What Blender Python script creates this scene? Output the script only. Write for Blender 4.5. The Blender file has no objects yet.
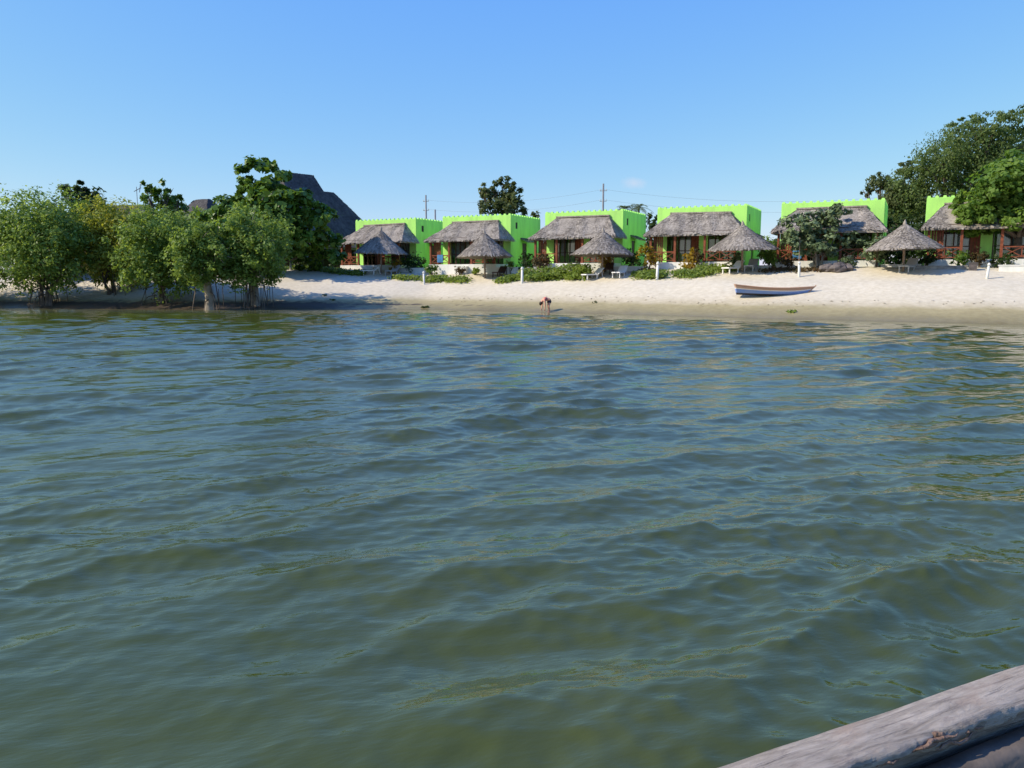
import bpy, math, random
import numpy as np
from mathutils import Vector, Matrix
SC = bpy.context.scene
COL = SC.collection
R = math.radians
rng = random.Random(7)

# ------------------------------------------------------------------ helpers
class MB:
    """collects faces and links them as one mesh object"""
    def __init__(s): s.v = []; s.f = []; s.mi = []
    def add(s, vs, fs, mi=0):
        o = len(s.v); s.v += [tuple(p) for p in vs]
        for f in fs: s.f.append(tuple(i + o for i in f)); s.mi.append(mi)
    def box(s, x0, x1, y0, y1, z0, z1, mi=0, taper=0.0):
        t = taper
        s.add([(x0,y0,z0),(x1,y0,z0),(x1,y1,z0),(x0,y1,z0),
               (x0+t,y0+t,z1),(x1-t,y0+t,z1),(x1-t,y1-t,z1),(x0+t,y1-t,z1)],
              [(0,3,2,1),(4,5,6,7),(0,1,5,4),(1,2,6,5),(2,3,7,6),(3,0,4,7)], mi)
    def tube(s, pts, rads, n=8, mi=0, cap=True, jit=0.0, rg=None):
        pts = [Vector(p) for p in pts]; rings = []
        for i, p in enumerate(pts):
            a = pts[max(i-1,0)]; b = pts[min(i+1,len(pts)-1)]
            d = (b-a).normalized()
            up = Vector((0,0,1)) if abs(d.z) < .9 else Vector((1,0,0))
            x = d.cross(up).normalized(); y = x.cross(d).normalized()
            ring = []
            for k in range(n):
                an = 2*math.pi*k/n; r = rads[i]
                if jit: r *= 1 + jit*((rg or rng).random()-.5)
                ring.append(p + x*math.cos(an)*r + y*math.sin(an)*r)
            rings.append(ring)
        vs = [q for r in rings for q in r]; fs = []
        for i in range(len(rings)-1):
            for k in range(n):
                k2 = (k+1) % n
                fs.append((i*n+k, i*n+k2, (i+1)*n+k2, (i+1)*n+k))
        if cap:
            fs.append(tuple(range(n))[::-1]); fs.append(tuple((len(rings)-1)*n+k for k in range(n)))
        s.add(vs, fs, mi)
    def bar(s, a, b, w, h=None, mi=0):
        """rectangular bar from a to b"""
        a = Vector(a); b = Vector(b); h = h or w
        d = (b-a).normalized(); up = Vector((0,0,1)) if abs(d.z) < .95 else Vector((0,1,0))
        x = d.cross(up).normalized()*w/2; y = x.cross(d).normalized()*h/2
        vs = [a-x-y,a+x-y,a+x+y,a-x+y,b-x-y,b+x-y,b+x+y,b-x+y]
        s.add(vs, [(0,1,2,3),(7,6,5,4),(0,4,5,1),(1,5,6,2),(2,6,7,3),(3,7,4,0)], mi)
    def build(s, name, mats, parent=None, smooth=False):
        me = bpy.data.meshes.new(name); me.from_pydata(s.v, [], s.f)
        if not isinstance(mats, (list, tuple)): mats = [mats]
        for m in mats: me.materials.append(m)
        if len(mats) > 1: me.polygons.foreach_set('material_index', s.mi)
        if smooth: me.polygons.foreach_set('use_smooth', [True]*len(s.f))
        me.update()
        return link(name, me, parent)

def link(name, me, parent=None):
    o = bpy.data.objects.new(name, me); COL.objects.link(o)
    if parent is not None: o.parent = parent
    return o

def quad_mesh(name, V, mat, parent=None, smooth=False):
    """V: (n,4,3) array of separate quads"""
    n = len(V); me = bpy.data.meshes.new(name)
    me.vertices.add(n*4); me.vertices.foreach_set('co', np.asarray(V, dtype=np.float32).reshape(-1))
    me.loops.add(n*4); me.loops.foreach_set('vertex_index', np.arange(n*4, dtype=np.int32))
    me.polygons.add(n); me.polygons.foreach_set('loop_start', np.arange(0, n*4, 4, dtype=np.int32))
    me.polygons.foreach_set('loop_total', np.full(n, 4, dtype=np.int32))
    me.update(calc_edges=True); me.materials.append(mat)
    return link(name, me, parent)

def grid_mesh(name, X, Y, Z, mat, wrap=False):
    ny, nx = X.shape; me = bpy.data.meshes.new(name)
    co = np.stack([X, Y, Z], -1).reshape(-1).astype(np.float32)
    me.vertices.add(nx*ny); me.vertices.foreach_set('co', co)
    j, i = np.meshgrid(np.arange(ny-1), np.arange(nx-1 if not wrap else nx), indexing='ij')
    i2 = (i+1) % nx
    q = np.stack([j*nx+i, j*nx+i2, (j+1)*nx+i2, (j+1)*nx+i], -1).reshape(-1, 4).astype(np.int32)
    n = len(q)
    me.loops.add(n*4); me.loops.foreach_set('vertex_index', q.reshape(-1))
    me.polygons.add(n); me.polygons.foreach_set('loop_start', np.arange(0, n*4, 4, dtype=np.int32))
    me.polygons.foreach_set('loop_total', np.full(n, 4, dtype=np.int32))
    me.polygons.foreach_set('use_smooth', np.ones(n, dtype=bool))
    me.update(calc_edges=True); me.materials.append(mat)
    return link(name, me)

def tag(o, label=None, cat=None, group=None, kind=None):
    if label: o['label'] = label
    if cat: o['category'] = cat
    if group: o['group'] = group
    if kind: o['kind'] = kind
    return o
def thing(name, label, cat, loc=(0,0,0), rz=0, group=None):
    o = bpy.data.objects.new(name, None); COL.objects.link(o)
    o.empty_display_size = .3
    o.location = loc; o.rotation_euler = (0,0,rz)
    return tag(o, label, cat, group)
def dup(o, parent=None):
    c = o.copy(); COL.objects.link(c)
    if parent is not None: c.parent = parent
    for ch in [k for k in bpy.data.objects if k.parent == o]: dup(ch, c)
    return c

# ------------------------------------------------------------------ materials
def mat(name):
    m = bpy.data.materials.new(name); m.use_nodes = True
    nt = m.node_tree; b = nt.nodes['Principled BSDF']
    return m, nt, b
def N(nt, t, **kw):
    n = nt.nodes.new(t)
    for k, v in kw.items():
        if k in n.inputs: n.inputs[k].default_value = v
        else: setattr(n, k, v)
    return n
def ramp(nt, stops):
    r = nt.nodes.new('ShaderNodeValToRGB'); e = r.color_ramp.elements
    while len(e) < len(stops): e.new(.5)
    for i, (p, c) in enumerate(stops):
        e[i].position = p; e[i].color = (*c, 1) if len(c) == 3 else c
    return r
def objcoord(nt, scale=(1,1,1), rot=(0,0,0)):
    t = nt.nodes.new('ShaderNodeTexCoord'); mp = nt.nodes.new('ShaderNodeMapping')
    mp.inputs['Scale'].default_value = scale; mp.inputs['Rotation'].default_value = rot
    nt.links.new(t.outputs['Object'], mp.inputs['Vector']); return mp.outputs['Vector']
def simple(name, c, rough=.7, var=.25, scale=3.0, bump=.15, bscale=None, spec=.3):
    m, nt, b = mat(name)
    v = objcoord(nt)
    n1 = N(nt, 'ShaderNodeTexNoise', Scale=scale, Detail=6.0, Roughness=.6)
    nt.links.new(v, n1.inputs['Vector'])
    lo = tuple(x*(1-var) for x in c); hi = tuple(min(1, x*(1+var*.7)) for x in c)
    r = ramp(nt, [(.3, lo), (.7, hi)])
    nt.links.new(n1.outputs['Fac'], r.inputs['Fac']); nt.links.new(r.outputs['Color'], b.inputs['Base Color'])
    b.inputs['Roughness'].default_value = rough
    b.inputs['Specular IOR Level'].default_value = spec
    if bump:
        n2 = N(nt, 'ShaderNodeTexNoise', Scale=bscale or scale*8, Detail=4.0)
        nt.links.new(v, n2.inputs['Vector'])
        bp = N(nt, 'ShaderNodeBump', Strength=bump, Distance=.02)
        nt.links.new(n2.outputs['Fac'], bp.inputs['Height']); nt.links.new(bp.outputs['Normal'], b.inputs['Normal'])
    return m

def leaf_mat(name, cols, trans=.46, rough=.5):
    m, nt, b = mat(name)
    g = nt.nodes.new('ShaderNodeNewGeometry')
    v = objcoord(nt)
    n1 = N(nt, 'ShaderNodeTexNoise', Scale=.9, Detail=3.0); nt.links.new(v, n1.inputs['Vector'])
    ad = N(nt, 'ShaderNodeMath', operation='MULTIPLY_ADD'); ad.inputs[1].default_value = .40
    nt.links.new(g.outputs['Random Per Island'], ad.inputs[0])
    mu = N(nt, 'ShaderNodeMath', operation='MULTIPLY_ADD'); mu.inputs[1].default_value = 1.3; mu.inputs[2].default_value = -.34
    nt.links.new(n1.outputs['Fac'], mu.inputs[0]); nt.links.new(mu.outputs[0], ad.inputs[2])
    k = len(cols); r = ramp(nt, [(i/(k-1), c) for i, c in enumerate(cols)])
    nt.links.new(ad.outputs[0], r.inputs['Fac'])
    nt.links.new(r.outputs['Color'], b.inputs['Base Color'])
    b.inputs['Roughness'].default_value = rough; b.inputs['Specular IOR Level'].default_value = .25
    tr = nt.nodes.new('ShaderNodeBsdfTranslucent'); mx = N(nt, 'ShaderNodeMixShader', Fac=trans)
    hs = N(nt, 'ShaderNodeHueSaturation', Saturation=1.1, Value=1.5); hs.inputs['Hue'].default_value = .48
    nt.links.new(r.outputs['Color'], hs.inputs['Color']); nt.links.new(hs.outputs['Color'], tr.inputs['Color'])
    out = nt.nodes['Material Output']
    nt.links.new(b.outputs[0], mx.inputs[1]); nt.links.new(tr.outputs[0], mx.inputs[2]); nt.links.new(mx.outputs[0], out.inputs['Surface'])
    return m

def thatch_mat(name, dark, light):
    m, nt, b = mat(name)
    g = nt.nodes.new('ShaderNodeNewGeometry'); v = objcoord(nt, (1, 1, .35))
    n1 = N(nt, 'ShaderNodeTexNoise', Scale=7.0, Detail=8.0, Roughness=.7); nt.links.new(v, n1.inputs['Vector'])
    n3 = N(nt, 'ShaderNodeTexNoise', Scale=.8, Detail=3.0); nt.links.new(v, n3.inputs['Vector'])
    a = N(nt, 'ShaderNodeMath', operation='MULTIPLY_ADD'); a.inputs[1].default_value = .22
    nt.links.new(g.outputs['Random Per Island'], a.inputs[0])
    c = N(nt, 'ShaderNodeMath', operation='MULTIPLY'); c.inputs[1].default_value = .78
    nt.links.new(n1.outputs['Fac'], c.inputs[0]); nt.links.new(c.outputs[0], a.inputs[2])
    d = N(nt, 'ShaderNodeMath', operation='MULTIPLY_ADD'); d.inputs[1].default_value = .5; d.inputs[2].default_value = -.25
    nt.links.new(n3.outputs['Fac'], d.inputs[0])
    e = N(nt, 'ShaderNodeMath', operation='ADD'); nt.links.new(a.outputs[0], e.inputs[0]); nt.links.new(d.outputs[0], e.inputs[1])
    mid = tuple((x+y)/2 for x, y in zip(dark, light))
    r = ramp(nt, [(.28, dark), (.5, mid), (.72, light)])
    nt.links.new(e.outputs[0], r.inputs['Fac']); nt.links.new(r.outputs['Color'], b.inputs['Base Color'])
    b.inputs['Roughness'].default_value = .95; b.inputs['Specular IOR Level'].default_value = .1
    n2 = N(nt, 'ShaderNodeTexNoise', Scale=30.0, Detail=3.0); nt.links.new(v, n2.inputs['Vector'])
    bp = N(nt, 'ShaderNodeBump', Strength=.5, Distance=.04)
    nt.links.new(n2.outputs['Fac'], bp.inputs['Height']); nt.links.new(bp.outputs['Normal'], b.inputs['Normal'])
    return m

def painted(name, c, dirt=(.16,.26,.12), amount=.8):
    """painted plaster with weather streaks"""
    m, nt, b = mat(name)
    v = objcoord(nt, (1.2, 1.2, .25)); n1 = N(nt, 'ShaderNodeTexNoise', Scale=1.6, Detail=7.0, Roughness=.65)
    oi = nt.nodes.new('ShaderNodeObjectInfo'); of = N(nt, 'ShaderNodeVectorMath', operation='MULTIPLY_ADD'); of.inputs[1].default_value = (37, 53, 29)
    nt.links.new(oi.outputs['Random'], of.inputs[0]); nt.links.new(v, of.inputs[2]); nt.links.new(of.outputs[0], n1.inputs['Vector'])
    r = ramp(nt, [(.42, (0,0,0)), (.78, (amount,)*3)]); nt.links.new(n1.outputs['Fac'], r.inputs['Fac'])
    mx = N(nt, 'ShaderNodeMixRGB'); mx.inputs[1].default_value = (*c, 1); mx.inputs[2].default_value = (*[.5*x+.5*y for x, y in zip(c, dirt)], 1)
    nt.links.new(r.outputs['Color'], mx.inputs['Fac']); nt.links.new(mx.outputs[0], b.inputs['Base Color'])
    b.inputs['Roughness'].default_value = .75; b.inputs['Specular IOR Level'].default_value = .25
    v2 = objcoord(nt); n2 = N(nt, 'ShaderNodeTexNoise', Scale=14.0, Detail=4.0); nt.links.new(v2, n2.inputs['Vector'])
    bp = N(nt, 'ShaderNodeBump', Strength=.2, Distance=.01)
    nt.links.new(n2.outputs['Fac'], bp.inputs['Height']); nt.links.new(bp.outputs['Normal'], b.inputs['Normal'])
    return m

M = {}
M['lime'] = painted('lime_paint', (.42, .80, .175))
M['white'] = painted('white_plaster', (.72, .70, .66))
M['stone'] = simple('grey_stone', (.33, .31, .28), .9, .4, 4, .5)
M['thatch'] = thatch_mat('thatch', (.085, .073, .062), (.42, .37, .315))
M['thatch_dark'] = thatch_mat('old_thatch', (.042, .039, .040), (.115, .107, .104))  # same thatch with the shade of unlit roof faces put into its colour
M['redwood'] = simple('red_brown_wood', (.22, .062, .028), .6, .4, 5, .2)
M['darkwood'] = simple('dark_wood', (.07, .035, .022), .55, .4, 5, .2)
M['pole'] = simple('bare_pole', (.30, .22, .16), .8, .35, 6, .3)
M['dark'] = simple('dark_interior', (.05, .045, .04), .9, .3, 2, 0)
M['curtain'] = simple('pale_curtain', (.72, .72, .70), .85, .12, 6, 0)
M['bark'] = simple('bark', (.13, .10, .075), .9, .5, 3, .6)
M['palebark'] = simple('pale_bark', (.30, .25, .19), .9, .4, 3, .6)
M['lounger'] = simple('white_plastic', (.78, .76, .72), .5, .08, 2, 0)
M['loungergrey'] = simple('grey_plastic', (.40, .40, .39), .5, .08, 2, 0)
M['metal'] = simple('grey_metal', (.20, .20, .21), .5, .2, 4, 0)
M['blueboat'] = painted('blue_boat_paint', (.15, .26, .60), (.35,.33,.3), .6)
M['whiteboat'] = painted('white_boat_paint', (.66, .64, .60), (.35,.3,.25), .6)
M['brownboat'] = painted('faded_brown_boat_paint', (.42, .25, .17), (.3,.27,.25), .7)
M['darkboat'] = painted('dark_boat_bottom', (.035, .035, .05), (.2,.2,.2), .5)
M['boatwood'] = simple('boat_inside_wood', (.28, .19, .13), .8, .35, 5, .3)
M['skin'] = simple('skin', (.60, .29, .20), .55, .12, 6, 0)
M['hair'] = simple('dark_hair', (.03, .018, .013), .6, .3, 20, 0)
M['shorts'] = simple('dark_shorts', (.035, .03, .045), .8, .3, 8, .1)
M['top'] = simple('red_top', (.50, .14, .12), .8, .2, 8, .1)
M['blue_cloth'] = simple('blue_cloth', (.05, .17, .33), .85, .2, 6, .1)
M['rock'] = simple('dark_rock', (.13, .11, .105), .9, .5, 3, .7)
M['mangrove'] = leaf_mat('mangrove_leaf', [(.065,.115,.024),(.165,.255,.052),(.29,.39,.10)])
M['mangrove_yellow'] = leaf_mat('yellow_mangrove_leaf', [(.13,.17,.025),(.28,.32,.055),(.40,.42,.10)])
M['almond'] = leaf_mat('broad_leaf', [(.026,.054,.010),(.085,.165,.024),(.22,.33,.05)], .3, .38)
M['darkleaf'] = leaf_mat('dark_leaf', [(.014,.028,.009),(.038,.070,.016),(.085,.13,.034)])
M['bigtree'] = leaf_mat('feathery_leaf', [(.045,.072,.018),(.11,.165,.042),(.19,.245,.075)])
M['righttree'] = leaf_mat('fresh_leaf', [(.055,.105,.018),(.125,.22,.036),(.23,.33,.07)])
M['greyleaf'] = leaf_mat('grey_green_leaf', [(.06,.09,.038),(.13,.18,.080),(.24,.29,.15)], .2)
M['farleaf'] = leaf_mat('far_leaf', [(.05,.07,.025),(.105,.135,.045),(.17,.20,.08)])
M['croton'] = leaf_mat('croton_leaf', [(.09,.13,.02),(.34,.24,.025),(.46,.30,.04)])
M['redleaf'] = leaf_mat('red_leaf', [(.045,.055,.018),(.10,.075,.03),(.20,.105,.05)])
M['creeper'] = leaf_mat('creeper_leaf', [(.08,.125,.02),(.17,.245,.042),(.28,.34,.085)])

def wood_rail_mat():
    m, nt, b = mat('weathered_timber')
    v = objcoord(nt, (1.6, 11.0, 11.0)); n1 = N(nt, 'ShaderNodeTexNoise', Scale=5.0, Detail=9.0, Roughness=.68, Distortion=.6)
    nt.links.new(v, n1.inputs['Vector'])
    r = ramp(nt, [(.28, (.14,.112,.085)), (.45, (.30,.25,.20)), (.62, (.42,.355,.29)), (.78, (.53,.46,.38))])
    nt.links.new(n1.outputs['Fac'], r.inputs['Fac'])
    v2 = objcoord(nt, (3.0, 8.0, 8.0)); n2 = N(nt, 'ShaderNodeTexNoise', Scale=3.2, Detail=6.0, Roughness=.75, Distortion=.3)
    nt.links.new(v2, n2.inputs['Vector'])
    r2 = ramp(nt, [(.54, (0,0,0)), (.70, (.75,.75,.75))]); nt.links.new(n2.outputs['Fac'], r2.inputs['Fac'])
    mx = N(nt, 'ShaderNodeMixRGB'); mx.inputs[2].default_value = (.17,.13,.115,1)
    nt.links.new(r2.outputs['Color'], mx.inputs['Fac']); nt.links.new(r.outputs['Color'], mx.inputs[1])
    # thin dark checks along the grain
    v4 = objcoord(nt, (1.2, 40.0, 40.0)); n4 = N(nt, 'ShaderNodeTexNoise', Scale=2.6, Detail=5.0, Roughness=.6)
    nt.links.new(v4, n4.inputs['Vector'])
    r4 = ramp(nt, [(.30, (.8,.8,.8)), (.40, (0,0,0))]); nt.links.new(n4.outputs['Fac'], r4.inputs['Fac'])
    mx4 = N(nt, 'ShaderNodeMixRGB'); mx4.inputs[2].default_value = (.12,.10,.09,1)
    nt.links.new(r4.outputs['Color'], mx4.inputs['Fac']); nt.links.new(mx.outputs[0], mx4.inputs[1])
    # rusty-brown patch near the knot
    n3 = N(nt, 'ShaderNodeTexNoise', Scale=2.2, Detail=5.0); v3 = objcoord(nt, (2, 4, 4)); nt.links.new(v3, n3.inputs['Vector'])
    r3 = ramp(nt, [(.60, (0,0,0)), (.72, (.55,.55,.55))]); nt.links.new(n3.outputs['Fac'], r3.inputs['Fac'])
    mx2 = N(nt, 'ShaderNodeMixRGB'); mx2.inputs[2].default_value = (.30,.21,.15,1)
    nt.links.new(r3.outputs['Color'], mx2.inputs['Fac']); nt.links.new(mx4.outputs[0], mx2.inputs[1])
    nt.links.new(mx2.outputs[0], b.inputs['Base Color'])
    b.inputs['Roughness'].default_value = .8; b.inputs['Specular IOR Level'].default_value = .3
    bp = N(nt, 'ShaderNodeBump', Strength=.7, Distance=.010); nt.links.new(n1.outputs['Fac'], bp.inputs['Height'])
    bp2 = N(nt, 'ShaderNodeBump', Strength=.5, Distance=.006); bp2.invert = True; nt.links.new(r4.outputs['Color'], bp2.inputs['Height'])
    nt.links.new(bp.outputs['Normal'], bp2.inputs['Normal']); nt.links.new(bp2.outputs['Normal'], b.inputs['Normal'])
    return m
M['rail'] = wood_rail_mat()
M['knot'] = simple('brown_split_wood', (.21, .13, .09), .9, .6, 22, .6, 60)
M['darkplank'] = simple('dark_plank', (.125, .10, .08), .85, .5, 7, .35, 16)

def glass_mat():
    m, nt, b = mat('window_glass')
    nt.nodes.remove(b)
    gl = N(nt, 'ShaderNodeBsdfGlossy', Roughness=.02); tr = nt.nodes.new('ShaderNodeBsdfTransparent')
    tr.inputs['Color'].default_value = (.8,.85,.85,1)
    fr = N(nt, 'ShaderNodeFresnel', IOR=1.7); mx = nt.nodes.new('ShaderNodeMixShader')
    nt.links.new(fr.outputs[0], mx.inputs[0]); nt.links.new(tr.outputs[0], mx.inputs[1]); nt.links.new(gl.outputs[0], mx.inputs[2])
    nt.links.new(mx.outputs[0], nt.nodes['Material Output'].inputs['Surface'])
    return m
M['glass'] = glass_mat()

# ------------------------------------------------------------------ place geometry
F = 800.0; HZ = 278.0; EYE = 2.2
TH = R(27.0); C27, S27 = math.cos(TH), math.sin(TH)
Y0 = 70.0
def L(s, t, z=0): return Vector((s*C27 + t*S27, Y0 - s*S27 + t*C27, z))
def solve_s(px, t):
    u = (px-512)/F
    return (u*(Y0 + t*C27) - t*S27)/(C27 + u*S27)
def at(px, Y): return ((px-512)/F*Y, Y)
def zat(py, Y): return EYE + (HZ-py)*Y/F

shx = np.array([-400,-120,-80,-38.8,-30,-22.2,-14,-6.75,2.3,8.5,14.4,20,25,33,50,80,160,400], float)
shy = np.array([95,72,65,60.5,58.8,57.6,58.6,58.7,53.6,49.4,45.1,42.2,39.3,36,29,17,-20,-120], float)
def shore(x): return np.interp(x, shx, shy)
pd = np.array([-60,-12,-4,0,2,4,7,10,13,16,60,4000], float)
pz = np.array([-3.5,-2.2,-.75,0,.5,1.08,1.9,2.5,3.02,3.12,3.2,3.3], float)
def H(x, y):
    x = np.asarray(x, float); y = np.asarray(y, float)
    d = (y - shore(x))*.9
    z = np.interp(d, pd, pz)
    z = z + np.where(d > 1, .05*np.sin(x*.9+y*.4)*np.sin(y*.7-x*.3), 0)*np.clip((d-1)/5, 0, 1)
    z = z + np.clip(d/4+.5, 0, 1)*.012*np.sin(x*1.7)*np.cos(y*2.1)
    return z
def h(x, y): return float(H(x, y))
def ground_pt(px, t):
    p = L(solve_s(px, t), t); p.z = h(p.x, p.y); return p

# ------------------------------------------------------------------ ground
def ground_material():
    m, nt, b = mat('beach_sand')
    g = nt.nodes.new('ShaderNodeNewGeometry'); sx = nt.nodes.new('ShaderNodeSeparateXYZ'); nt.links.new(g.outputs['Position'], sx.inputs[0])
    mp = nt.nodes.new('ShaderNodeMapping'); nt.links.new(g.outputs['Position'], mp.inputs['Vector'])
    def noise(scale, det=5, rough=.6):
        n = N(nt, 'ShaderNodeTexNoise', Scale=scale, Detail=float(det), Roughness=rough); nt.links.new(mp.outputs[0], n.inputs['Vector']); return n
    nA = noise(.35); nB = noise(3.0, 6); nC = noise(.12)
    # height with noise -> wet to dry
    a = N(nt, 'ShaderNodeMath', operation='MULTIPLY_ADD'); a.inputs[1].default_value = .55; nt.links.new(nA.outputs['Fac'], a.inputs[0])
    zz = N(nt, 'ShaderNodeMath', operation='ADD'); zz.inputs[1].default_value = -.27; nt.links.new(sx.outputs['Z'], zz.inputs[0]); nt.links.new(zz.outputs[0], a.inputs[2])
    mr = N(nt, 'ShaderNodeMapRange'); mr.inputs['From Min'].default_value = -.2; mr.inputs['From Max'].default_value = 1.8
    nt.links.new(a.outputs[0], mr.inputs['Value'])
    r = ramp(nt, [(.05, (.22,.18,.088)), (.2, (.29,.245,.122)), (.38, (.37,.315,.175)), (.48, (.52,.45,.315)), (.62, (.62,.55,.42)), (1, (.66,.59,.46))])
    nt.links.new(mr.outputs[0], r.inputs['Fac'])
    # mottling
    r2 = ramp(nt, [(.3, (.80,.78,.74)), (.7, (1.0,1.0,1.0))]); nt.links.new(nB.outputs['Fac'], r2.inputs['Fac'])
    mu = N(nt, 'ShaderNodeMixRGB', blend_type='MULTIPLY', Fac=1.0); nt.links.new(r.outputs[0], mu.inputs[1]); nt.links.new(r2.outputs[0], mu.inputs[2])
    at_ = nt.nodes.new('ShaderNodeAttribute'); at_.attribute_name = 'mask'
    sp = nt.nodes.new('ShaderNodeSeparateColor'); nt.links.new(at_.outputs['Color'], sp.inputs[0])
    def masked(prev, chan, col, lo, hi, nz):
        s1 = N(nt, 'ShaderNodeMath', operation='ADD'); nt.links.new(sp.outputs[chan], s1.inputs[0]); nt.links.new(nz.outputs['Fac'], s1.inputs[1])
        q = N(nt, 'ShaderNodeMapRange'); q.inputs['From Min'].default_value = lo; q.inputs['From Max'].default_value = hi
        nt.links.new(s1.outputs[0], q.inputs['Value'])
        x = N(nt, 'ShaderNodeMixRGB'); x.inputs[2].default_value = (*col, 1)
        nt.links.new(q.outputs[0], x.inputs['Fac']); nt.links.new(prev, x.inputs[1]); return x.outputs[0]
    nD = noise(1.3, 7, .7)
    c1 = masked(mu.outputs[0], 0, (.070,.052,.036), .85, 1.15, nD)     # mud, and a narrow dark strip along the shore
    c2 = masked(c1, 1, (.085,.105,.035), .95, 1.25, nD)                 # grassy soil
    nt.links.new(c2, b.inputs['Base Color'])
    q = N(nt, 'ShaderNodeMapRange'); q.inputs['From Min'].default_value = .05; q.inputs['From Max'].default_value = .55
    q.inputs['To Min'].default_value = .35; q.inputs['To Max'].default_value = .95
    nt.links.new(a.outputs[0], q.inputs['Value']); nt.links.new(q.outputs[0], b.inputs['Roughness'])
    b.inputs['Specular IOR Level'].default_value = .3
    nE = noise(2.2, 8, .7)
    bp = N(nt, 'ShaderNodeBump', Strength=.38, Distance=.10); nt.links.new(nE.outputs['Fac'], bp.inputs['Height'])
    nt.links.new(bp.outputs['Normal'], b.inputs['Normal'])
    return m
def axis(lo, hi, step, far):
    core = np.arange(lo, hi+.01, step)
    out = [far*q for q in (.02,.04,.08,.16,.3,.6,1)]
    left = lo - np.array(out[::-1]); right = hi + np.array(out)
    return np.concatenate([left, core, right])
gx = axis(-62, 62, .5, 4000); gy = axis(16, 96, .5, 4000)
GX, GY = np.meshgrid(gx, gy); GZ = H(GX, GY)
ground = grid_mesh('ground', GX, GY, GZ, ground_material()); tag(ground, kind='structure')
d = (GY - shore(GX))*.9
wl = np.clip((-7.0-GX)/8, 0, 1)                                    # mangrove side
mud = np.clip(1.25-np.abs(d-.7)/2.1, 0, 1)*wl*.82
strip = np.clip(1-np.abs(d-1.2)/.55, 0, 1)*np.clip((2-GX)/4, 0, 1)*np.clip((GX+18)/4, 0, 1)  # narrow dark strip along the shore, right of the mangroves
mud = np.maximum(mud, strip*.62)
tt = (GX*S27 + (GY-Y0)*C27)
soil = np.clip((tt+5.2)/1.2, 0, 1)*.5 + np.clip((tt+2.5)/2, 0, 1)*.35
soil = np.where(GX < -20, np.clip((d-8)/3, 0, 1)*.8, soil)
soil = np.where(GY > 80, .9, soil)
ca = ground.data.color_attributes.new('mask', 'FLOAT_COLOR', 'POINT')
buf = np.zeros((GX.size, 4), np.float32); buf[:,0] = mud.reshape(-1); buf[:,1] = soil.reshape(-1); buf[:,3] = 1
ca.data.foreach_set('color', buf.reshape(-1))

# ------------------------------------------------------------------ water
def water_material():
    m, nt, b = mat('murky_sea_water')
    at_ = nt.nodes.new('ShaderNodeAttribute'); at_.attribute_name = 'depth'
    r = ramp(nt, [(0, (.17,.14,.07)), (.15, (.105,.11,.05)), (.45, (.056,.067,.018)), (1, (.053,.066,.008))])
    nt.links.new(at_.outputs['Fac'], r.inputs['Fac'])
    tc = nt.nodes.new('ShaderNodeNewGeometry')
    def noise(scale, rot, sc, det):
        mp = nt.nodes.new('ShaderNodeMapping'); mp.vector_type = 'TEXTURE'; mp.inputs['Rotation'].default_value = (0,0,R(rot)); mp.inputs['Scale'].default_value = (1/sc[0], 1/sc[1], 1/sc[2])
        nt.links.new(tc.outputs['Position'], mp.inputs['Vector'])
        n = N(nt, 'ShaderNodeTexNoise', Scale=scale, Detail=float(det), Roughness=.55, Distortion=.25); nt.links.new(mp.outputs[0], n.inputs['Vector']); return n
    nL = noise(.35, 0, (1,1,1), 4)
    r2 = ramp(nt, [(.35, (.86,.9,.88)), (.65, (1.1,1.06,1.0))]); nt.links.new(nL.outputs['Fac'], r2.inputs['Fac'])
    mu = N(nt, 'ShaderNodeMixRGB', blend_type='MULTIPLY', Fac=1.0); nt.links.new(r.outputs[0], mu.inputs[1]); nt.links.new(r2.outputs[0], mu.inputs[2])
    nt.links.new(mu.outputs[0], b.inputs['Base Color'])
    b.inputs['Roughness'].default_value = .09; b.inputs['IOR'].default_value = 1.44; b.inputs['Specular IOR Level'].default_value = .5
    n1 = noise(2.3, 18, (.4,1,1), 5); n2 = noise(6.5, 30, (.32,1,1), 4)
    bp1 = N(nt, 'ShaderNodeBump', Strength=1.0, Distance=.016); nt.links.new(n1.outputs['Fac'], bp1.inputs['Height'])
    bp2 = N(nt, 'ShaderNodeBump', Strength=1.0, Distance=.006); nt.links.new(n2.outputs['Fac'], bp2.inputs['Height'])
    n3 = noise(18.0, 12, (.3,1,1), 3)
    bp3 = N(nt, 'ShaderNodeBump', Strength=1.0, Distance=.0032); nt.links.new(n3.outputs['Fac'], bp3.inputs['Height'])
    nt.links.new(bp1.outputs['Normal'], bp2.inputs['Normal']); nt.links.new(bp2.outputs['Normal'], bp3.inputs['Normal']); nt.links.new(bp3.outputs['Normal'], b.inputs['Normal'])
    return m
rr = [.25]
while rr[-1] < 78:
    r_ = rr[-1]
    rr.append(r_ + (.25 if r_ < 2 else max(.026, .0034*r_)))
rr += [85, 95, 115, 150, 220, 350]
rr = np.array(rr)
fa = np.arange(-44, 44.01, .125)
ca_ = np.concatenate([np.arange(-180, -44, 4), fa, np.arange(48, 180, 4)])
an = np.radians(ca_)
RR, AA = np.meshgrid(rr, an, indexing='ij')
WX = RR*np.sin(AA); WY = RR*np.cos(AA)
wr = np.random.RandomState(11)
WZ = np.zeros_like(WX); DX = np.zeros_like(WX); DY = np.zeros_like(WX)
dr = np.gradient(rr)[:, None]
dw = shore(WX) - WY
amp_env = np.clip(dw/8, .2, 1)
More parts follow.
